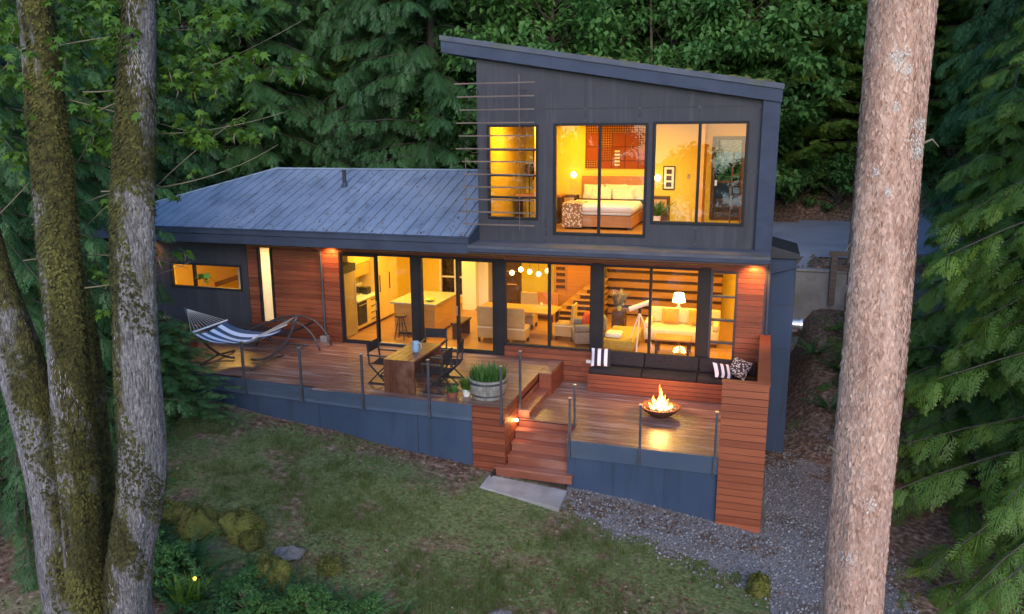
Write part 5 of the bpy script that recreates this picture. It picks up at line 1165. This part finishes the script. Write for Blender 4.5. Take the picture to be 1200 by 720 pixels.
ORG_ = Vector(T3.location); o = npobj('crown', V-np.array(ORG_), F, tn, 'leaf_maple', T3); tw.build('twigs', 'twig', T3, smooth=True)['kind'] = 'stuff'
RT = trunk_tree('fir_tree', [(7.72,-11.45,-2.6),(7.61,-11.5,1.35),(7.56,-11.5,3.7),(7.54,-11.5,5.2),(7.53,-11.5,6.46),(7.5,-11.5,10),(7.5,-11.5,16)], [.29,.242,.236,.23,.222,.19,.1], 'fir_bark', 'bare pinkish fir trunk rising through the right foreground', 64, .07)

def flakes(root, name, mat, n, size, mask, tilt, g, zr=(-.6, 7.2), tmpl=None, down=1.0, tone=None):
    """little plates or tufts standing on the bark"""
    Sv, Q = SURF[root.name]; nr, sg = Sv.shape[:2]; ok = np.where((Q[:,2] > zr[0]) & (Q[:,2] < zr[1]))[0][:-1]
    i = g.choice(ok, n); j = g.integers(0, sg, n); u = g.random((n,1)); v = g.random((n,1)); j2 = (j+1) % sg
    P = (Sv[i,j]*(1-u)+Sv[i,j2]*u)*(1-v) + (Sv[i+1,j]*(1-u)+Sv[i+1,j2]*u)*v
    N = P - (Q[i]*(1-v)+Q[i+1]*v); N[:,2] = 0; N /= np.linalg.norm(N, axis=1, keepdims=True)
    k = mask(P, N); P, N = P[k], N[k]; n = len(P)
    T = np.cross(N, [0,0,1.]); d = np.array([0,0,-1.])*down + N*g.uniform(*tilt, (n,1)) + T*g.normal(0,.3,(n,1))
    V, F, tn = place(tmpl or leaf_quad(), P - d*.35*size[0], d, T + N*g.normal(0,.15,(n,1)), g.uniform(*size, n), np.clip(tone(P)+g.normal(0,.22,n), 0, 1) if tone else g.random(n), g=g)
    return npobj(name, V-np.array(root.location), F, tn, mat, root)
gf_ = np.random.default_rng(91)
def mossy(lo, sgn): return lambda P, N: (vnoise(P[:,0]*3+P[:,2]*.6, P[:,1]*3+P[:,2]*1.1, 1., 3)*.9+vnoise(P[:,2]*4.2+P[:,0]*8, P[:,1]*9, 1., 4)*.1 - .25*sgn*N[:,0] + .16*np.clip((P[:,2]-2.6)/3, -.5, 1) > lo)
mosst = lambda P: vnoise(P[:,2]*2.5+P[:,0]*4, P[:,1]*4, 1., 6)
for tr, lo, sg, n in ((T1,.60,-1,12000),(T2,.47,-1,16000),(T3,.42,1,18000),(T4,.36,1,7000)): flakes(tr, 'moss', 'moss_tuft', n, (.018,.055), mossy(lo, sg), (.3,1.0), gf_, tone=mosst)
for tr, lo, sg, n in ((T1,.60,-1,9000),(T2,.47,-1,8000),(T3,.42,1,9000)):
    mk = mossy(lo, sg); flakes(tr, 'bark_plates', 'maple_flake', n, (.02,.07), lambda P, N: ~mk(P, N), (.02,.12), gf_, tone=lambda P: vnoise(P[:,2]*4+P[:,0]*9, P[:,1]*9+P[:,0]*9, 1., 8), tmpl=(np.array([(0,0,0),(.3,.11,.0),(1,0,.0),(.3,-.11,.0)],float), np.array([(0,1,2,3)])))
flakes(RT, 'bark_plates', 'bark_flake', 26000, (.02,.075), lambda P, N: N[:,1] < .4, (.0,.16), gf_, tone=lambda P: .25+.55*vnoise(P[:,2]*2.4+P[:,0]*5, P[:,0]*14+P[:,1]*9, 1., 8), tmpl=(np.array([(0,0,0),(.35,.2,.0),(1,.05,.0),(.45,-.2,.0)],float), np.array([(0,1,2,3)])))
def lich(P, N):
    k = np.zeros(len(P), bool)
    for z, dx, s in ((6.02,-.03,.07),(5.93,.03,.04),(5.50,.14,.075),(5.36,.155,.06),(5.68,-.02,.03),(5.05,-.02,.03),(2.55,.06,.05),(2.05,-.05,.06),(5.2,-.12,.03)):
        d2 = ((P[:,0]-7.55-dx)**2 + ((P[:,2]-z)/1.4)**2)/s**2; k |= (d2 + 1.5*gf_.random(len(P)) < 1.1) & (N[:,1] < 0)
    return k
flakes(RT, 'lichen_patch', 'lichen_flake', 90000, (.015,.035), lich, (.1,.4), gf_, zr=(1.8, 6.4))
m = MB()
for z, a, l in ((4.6,2.6,.07),(3.9,.4,.04),(5.4,.3,.08),(2.9,2.9,.05)):
    m.tube([(7.55+.2*math.cos(a),-11.5-.1,z),(7.55+(.24+l*.5)*math.cos(a),-11.55,z+.03),(7.55+(.24+l)*math.cos(a),-11.6,z-.02)], [.012,.008,.003], 6)
m.build('twig_stubs', 'twig', RT)
CR = conifer(24, 10, 22, 3.4, 70, 10, .9, FR_F, 71); npobj('crown', CR[0]+np.array([7.5+0,-11.5,-2.0])-np.array([7.72,-11.45,-2.6]), CR[1], CR[2], 'needle_cedar', RT)

# --- ground cover
def scatter(n, x0, x1, y0, y1, ok, g): 
    P = np.stack([g.uniform(x0, x1, n), g.uniform(y0, y1, n)], 1); k = ok(P[:,0], P[:,1]); return P[k]
slab = lambda x, y: (x > 1.5) & (x < 3.4) & (y > -4.9) & (y < -3.6)
gg = np.random.default_rng(81)
def grass_ok(x, y):
    d = vnoise(x, y, .9, 8)*.6 + vnoise(x, y, 3.1, 9)*.4
    fade = sstep(-6.8, -4.8, x)*sstep(-9.8, -8.2, y)*sstep(-3.75, -4.7, y)
    return (gg.random(len(x)) < np.clip((d-.42)*3.4, .03, 1)*fade) & ~slab(x, y) & (gravel_mask(x, y) < .1)
P = scatter(150000, -7, 8, -10, -3.75, grass_ok, gg); cc = P[gg.choice(len(P), 900)]; n0 = len(P)
P = np.concatenate([P, (cc[:,None,:] + gg.normal(0,.035,(900,22,2))).reshape(-1,2)]); n = len(P); a = gg.uniform(0, 6.283, n); h = gg.uniform(.02, .07, n)*(.6+1.1*vnoise(P[:,0],P[:,1],1.7,21)); h[n0:] *= gg.uniform(1.2, 2.6, n-n0); z = G(P[:,0], P[:,1])
sd = np.stack([np.cos(a), np.sin(a), 0*a], 1)*gg.uniform(.003,.007,(n,1)); b = np.stack([P[:,0], P[:,1], z-.004], 1); ln = np.stack([np.cos(a+1.5), np.sin(a+1.5), 0*a], 1)*gg.normal(0,.02,(n,1))
V = np.stack([b-sd, b+sd, b+ln+np.stack([0*h,0*h,h],1)], 1).reshape(-1,3)
tag(npobj('grass', V, np.arange(3*n).reshape(-1,3), np.repeat(np.clip(vnoise(P[:,0],P[:,1],1.3,4)*.6+gg.random(n)*.4,0,1), 3), 'grass_blade'), 'short sparse green grass growing over the lawn', 'grass', None, 'stuff')
def litter_ok(x, y):
    d = vnoise(x, y, .9, 8)*.6 + vnoise(x, y, 3.1, 9)*.4
    return (gg.random(len(x)) < np.clip((.64-d)*2.2, .05, 1)) & ~slab(x, y) & ~((x > -8.5) & (x < 7) & (y > -3.75))
P = scatter(34000, -9, 9.4, -11, 8, litter_ok, gg)
P2_ = scatter(5000, 4, 16, 16.8, 21, lambda x, y: x > 0, gg); P3_ = scatter(5000, -1, 6, -9.5, -6.3, lambda x, y: gg.random(len(x)) < vnoise(x, y, 1.1, 12), gg); P5_ = scatter(2600, -8, 1.2, -4.35, -3.7, lambda x, y: (gg.random(len(x)) < .8*(y+4.4)/.6) & (y < np.array([fy(q) for q in x])-.04), gg); P4_ = scatter(2600, 3.3, 7.2, -4.6, -3.82, lambda x, y: gg.random(len(x)) < vnoise(x, y, 2.1, 13), gg)
P = np.concatenate([P, P2_, P3_, P4_, P5_]); n = len(P); a = gg.uniform(0, 6.283, n)
O = np.stack([P[:,0], P[:,1], G(P[:,0], P[:,1])+.012+.02*gg.random(n)], 1); Xd = np.stack([np.cos(a), np.sin(a), gg.normal(0,.25,n)], 1); Yd = np.stack([-np.sin(a), np.cos(a), gg.normal(0,.35,n)], 1)
V, F, tn = place(leaf_quad(), O, Xd, Yd, gg.uniform(.03,.085,n), gg.random(n)**1.6, g=gg)
tag(npobj('leaf_litter', V, F, tn, 'fallen_leaf'), 'brown fallen leaves strewn over lawn and bank', 'fallen leaves', None, 'stuff')
P = scatter(44000, 2.8, 9.5, -10, 2, lambda x, y: (gravel_mask(x, y) > -1.1+1.5*gg.random(len(x))) & ~((x < 7) & (y > -3.7)) & ~slab(x, y), gg); n = len(P)
cube = np.array([(-1,-1,-.6),(1,-1,-.6),(1,1,-.6),(-1,1,-.6),(-.6,-.7,.6),(.7,-.6,.6),(.6,.7,.6),(-.7,.6,.6)], float)*.5; cf = np.array([(4,5,6,7),(0,1,5,4),(1,2,6,5),(2,3,7,6),(3,0,4,7)])
a = gg.uniform(0, 6.283, n); O = np.stack([P[:,0], P[:,1], G(P[:,0], P[:,1])+.025], 1)
V, F, tn = place((cube, cf), O, np.stack([np.cos(a), np.sin(a), gg.normal(0,.3,n)],1), np.stack([-np.sin(a), np.cos(a), gg.normal(0,.3,n)],1), .011+.035*gg.random(n)**2.5, gg.random(n), g=gg)
tag(npobj('gravel', V, F, tn, 'pebble'), 'loose grey crushed gravel lying along the path', 'gravel', None, 'stuff')
# mossy boulders
def boulder(x, y, rx, ry, rz, mat, label, seed, group=None, name='mossy_boulder', cat='boulder'):
    g = np.random.default_rng(seed); m = MB(); n1, n2 = 22, 14; z = gz(x, y); ph = g.uniform(0, 6, 6)
    vs = []
    for i in range(n2+1):
        th = math.pi*i/n2
        for k in range(n1):
            a = 2*math.pi*k/n1; d = 1+.12*math.sin(3*a+ph[0]+2*th)+.1*math.sin(5*a-3*th+ph[1])+.08*math.sin(4*th+ph[2])+g.normal(0,.018)
            vs.append((x+rx*d*math.sin(th)*math.cos(a), y+ry*d*math.sin(th)*math.sin(a), z+rz*.35+rz*d*math.cos(th)))
    m.add(vs, [(i*n1+k, (i+1)*n1+k, (i+1)*n1+(k+1)%n1, i*n1+(k+1)%n1) for i in range(n2) for k in range(n1)])
    for k, v in enumerate(m.v):
        q = 1+.16*(float(vnoise(v[0]*9+v[2]*5, v[1]*9-v[2]*4, 1., seed))-.5); c = (x, y, z+rz*.35); m.v[k] = tuple(c[i]+(v[i]-c[i])*q for i in range(3))
    P = np.array(m.v); o = m.build(name, mat, None, smooth=True); o = solo(o, label, cat, group)
    if mat == 'moss':
        N = P - np.array([x, y, z+rz*.2]); N /= np.linalg.norm(N, axis=1, keepdims=True); i = g.integers(0, len(P), 5000); Pq = P[i]+g.normal(0,.02,(5000,3)); Nq = N[i]
        kk = vnoise(Pq[:,0]*6, Pq[:,1]*6+Pq[:,2]*4, 1., seed+2) + .35*Nq[:,2] > .38; Pq, Nq = Pq[kk], Nq[kk]
        d = Nq + g.normal(0,.5,Nq.shape); V, F, tn = place(leaf_quad(), Pq-Nq*.02, d, g.normal(0,1,d.shape), g.uniform(.015,.045,len(d)), .25+.75*vnoise(Pq[:,0]*4,Pq[:,1]*4,1.,3)*g.random(len(d))**.3, g=g)
        npobj('moss_tufts', V-np.array(o.location), F, tn, 'moss_bright', o)
    return o
boulder(-2.25,-8.0,.36,.3,.30,'moss','dark mossy boulder, leftmost of the pair on the lawn edge',1)
boulder(-1.62,-7.75,.44,.32,.27,'moss','broad yellow green mossy boulder right of the dark one',2)
boulder(-1.25,-7.95,.2,.2,.2,'moss','small mossy boulder leaning on the broad yellow green one',3)
boulder(-.45,-8.6,.34,.3,.26,'moss','mossy boulder among the ferns at the lower left',4)
boulder(-3.0,-7.85,.34,.28,.2,'moss','low mossy boulder beside the rightmost maple trunk',5)
boulder(-.55,-7.95,.24,.2,.12,'stone','flat grey stone between the mossy boulders',6, name='field_stone', cat='stone')
boulder(.25,-8.0,.2,.18,.15,'moss','little mossy stone right of the ferns',7)
boulder(3.2,-8.05,.2,.16,.09,'stone','flat grey stone at the bottom edge of the lawn',8, name='field_stone', cat='stone')
boulder(6.92,-5.72,.17,.17,.24,'moss','round yellow mossy stump at the edge of the gravel',9,name='mossy_stump',cat='stump')
# ferns
FV, FF_ = frond(24, False, .55, .15, 74, .22)
def fern(n, L, seed):
    g = np.random.default_rng(seed); a = np.arange(n)*2.4+g.normal(0,.2,n); el = g.uniform(.5, 1.15, n)
    Xd = np.stack([np.cos(a)*np.cos(el), np.sin(a)*np.cos(el), np.sin(el)],1); Yd = np.stack([-np.sin(a), np.cos(a), 0*a],1)
    return place((FV, FF_), np.stack([.03*np.cos(a), .03*np.sin(a), 0*a],1), Xd, Yd, g.uniform(.7,1.15,n)*L, g.random(n), g=g)
f0 = npobj('fern', *fern(20, .85, 1), 'fern_leaf'); tag(f0, 'green fern in the clump along the lower left edge', 'fern', 'ferns along the lower left edge'); f0.location = (-.99,-9.31,gz(-.99,-9.31)-.02)
f1 = npobj('fern', *fern(16, .65, 2), 'fern_leaf'); tag(f1, 'green fern in the clump along the lower left edge', 'fern', 'ferns along the lower left edge'); f1.location = (.1,-9.16,gz(.1,-9.16)-.02)
for x, y, s, lb in ((8.5,2.2,.9,'fern on the bank beside the fireplace chase'),(9.0,3.6,1.1,'fern below the retaining wall'),(8.2,4.6,.9,'fern by the rock near the retaining wall'),(9.4,1.2,1,'fern at the upper edge of the gravel')): dup(f0, (x, y, gz(x, y)-.02), gm.uniform(0,6.28), lb, 'ferns on the bank right of the house', scale=s)
dup(r2, (9.9,3.6,gz(9.9,3.6)), .6, 'young cedar sprawling in front of the retaining wall', scale=(.62,.62,.3))
for x, y, s in ((.6,-8.95,1),(.95,-8.75,.8),(-.4,-9.3,1.1),(-1.5,-9.0,1),(-1.9,-8.75,.9),(-.7,-8.95,.8),(.3,-9.5,1.1),(1.3,-9.0,.9),(-1.2,-9.75,1),(-2.4,-8.9,1.1),(-2.9,-8.5,.9),(-3.4,-8.7,1.1),(.0,-8.7,.6),(1.75,-8.5,.5),(-1.75,-9.6,1.2),(-.3,-9.9,1.2),(-2.9,-9.4,1.2),(-3.9,-8.0,1),(-4.2,-7.1,.9),(1.1,-9.5,.9),(-.9,-8.5,.5),(2.1,-8.75,.45)):
    dup(f0 if gm.random() < .5 else f1, (x, y, gz(x, y)-.02), gm.uniform(0,6.28), scale=s)
for x, y, s in ((-1.9,-9.2,.34),(-.6,-9.05,.26),(.5,-9.1,.3),(-2.7,-8.75,.3),(1.35,-8.75,.22),(-3.6,-8.3,.34),(-.2,-9.6,.34),(.95,-9.35,.3)): dup(sh0, (x, y, gz(x, y)-.03), gm.uniform(0,6.28), 'low leafy shrub among the ferns at the lower left', 'low shrubs among the ferns', scale=(s, s, s*.8))
# small garden light among the ferns, lighting a yellow-green plant
GL = thing('path_light', (-1.08,-9.55,gz(-1.08,-9.55)), 'small glowing garden light among the ferns by the maple trunk', 'garden light')
z = gz(-1.08,-9.55); m = MB(); m.tube([(-1.08,-9.55,z-.1),(-1.08,-9.55,z+.42)], .01, 8); m.build('stake', 'steel', GL)
m = MB(); m.lathe([(.014,0),(.025,.015),(.028,.04),(.01,.055)], (-1.08,-9.55,z+.42), 14); m.build('lens', 'garden_bulb', GL)
lamp('garden_glow', 'POINT', (-1.08,-9.62,z+.6), 1.6, GL, (1,.75,.15), .05)
YP = thing('glowing_plant', (-1.2,-9.6,gz(-1.2,-9.6)), 'yellow green leafy plant lit by the garden light', 'plant')
leafy('foliage', tuft(60, .16, .25, .5, .028, .9, 15), (-1.2,-9.6,gz(-1.2,-9.6)), 'leaf_maple', YP); 
# retaining wall and guard rail
RW = thing('retaining_wall', (9.5,7.9,0), 'low grey concrete retaining wall below the driveway', 'wall')
m = MB(); m.box(7.3,12.5,7.75,8.05,-.8,1.16); m.build('body', 'concrete', RW, .02)
m = MB(); m.box(7.25,12.55,7.70,8.10,1.163,1.24); m.build('coping', 'concrete', RW, .02)
GR = thing('guard_rail', (10,8.3,1.2), 'weathered timber guard rail on the retaining wall by the driveway', 'fence')
for x in (8.75,10.4,12.0): m = MB(); m.box(x-.09,x+.09,7.45,7.65,.2,1.72); m.build('post', 'timber_grey', GR, .01)
m = MB(); m.box(8.6,12.5,7.46,7.60,1.722,1.86); m.build('top_rail', 'timber_grey', GR, .01)
m = MB(); m.box(8.85,10.3,7.66,7.70,1.25,1.42); m.box(10.5,11.9,7.66,7.70,1.25,1.42); m.build('lower_rail', 'timber_grey', GR, .01)
boulder(7.7,7.2,.35,.3,.3,'stone','grey rock beside the house end of the retaining wall',11,name='field_stone',cat='stone')
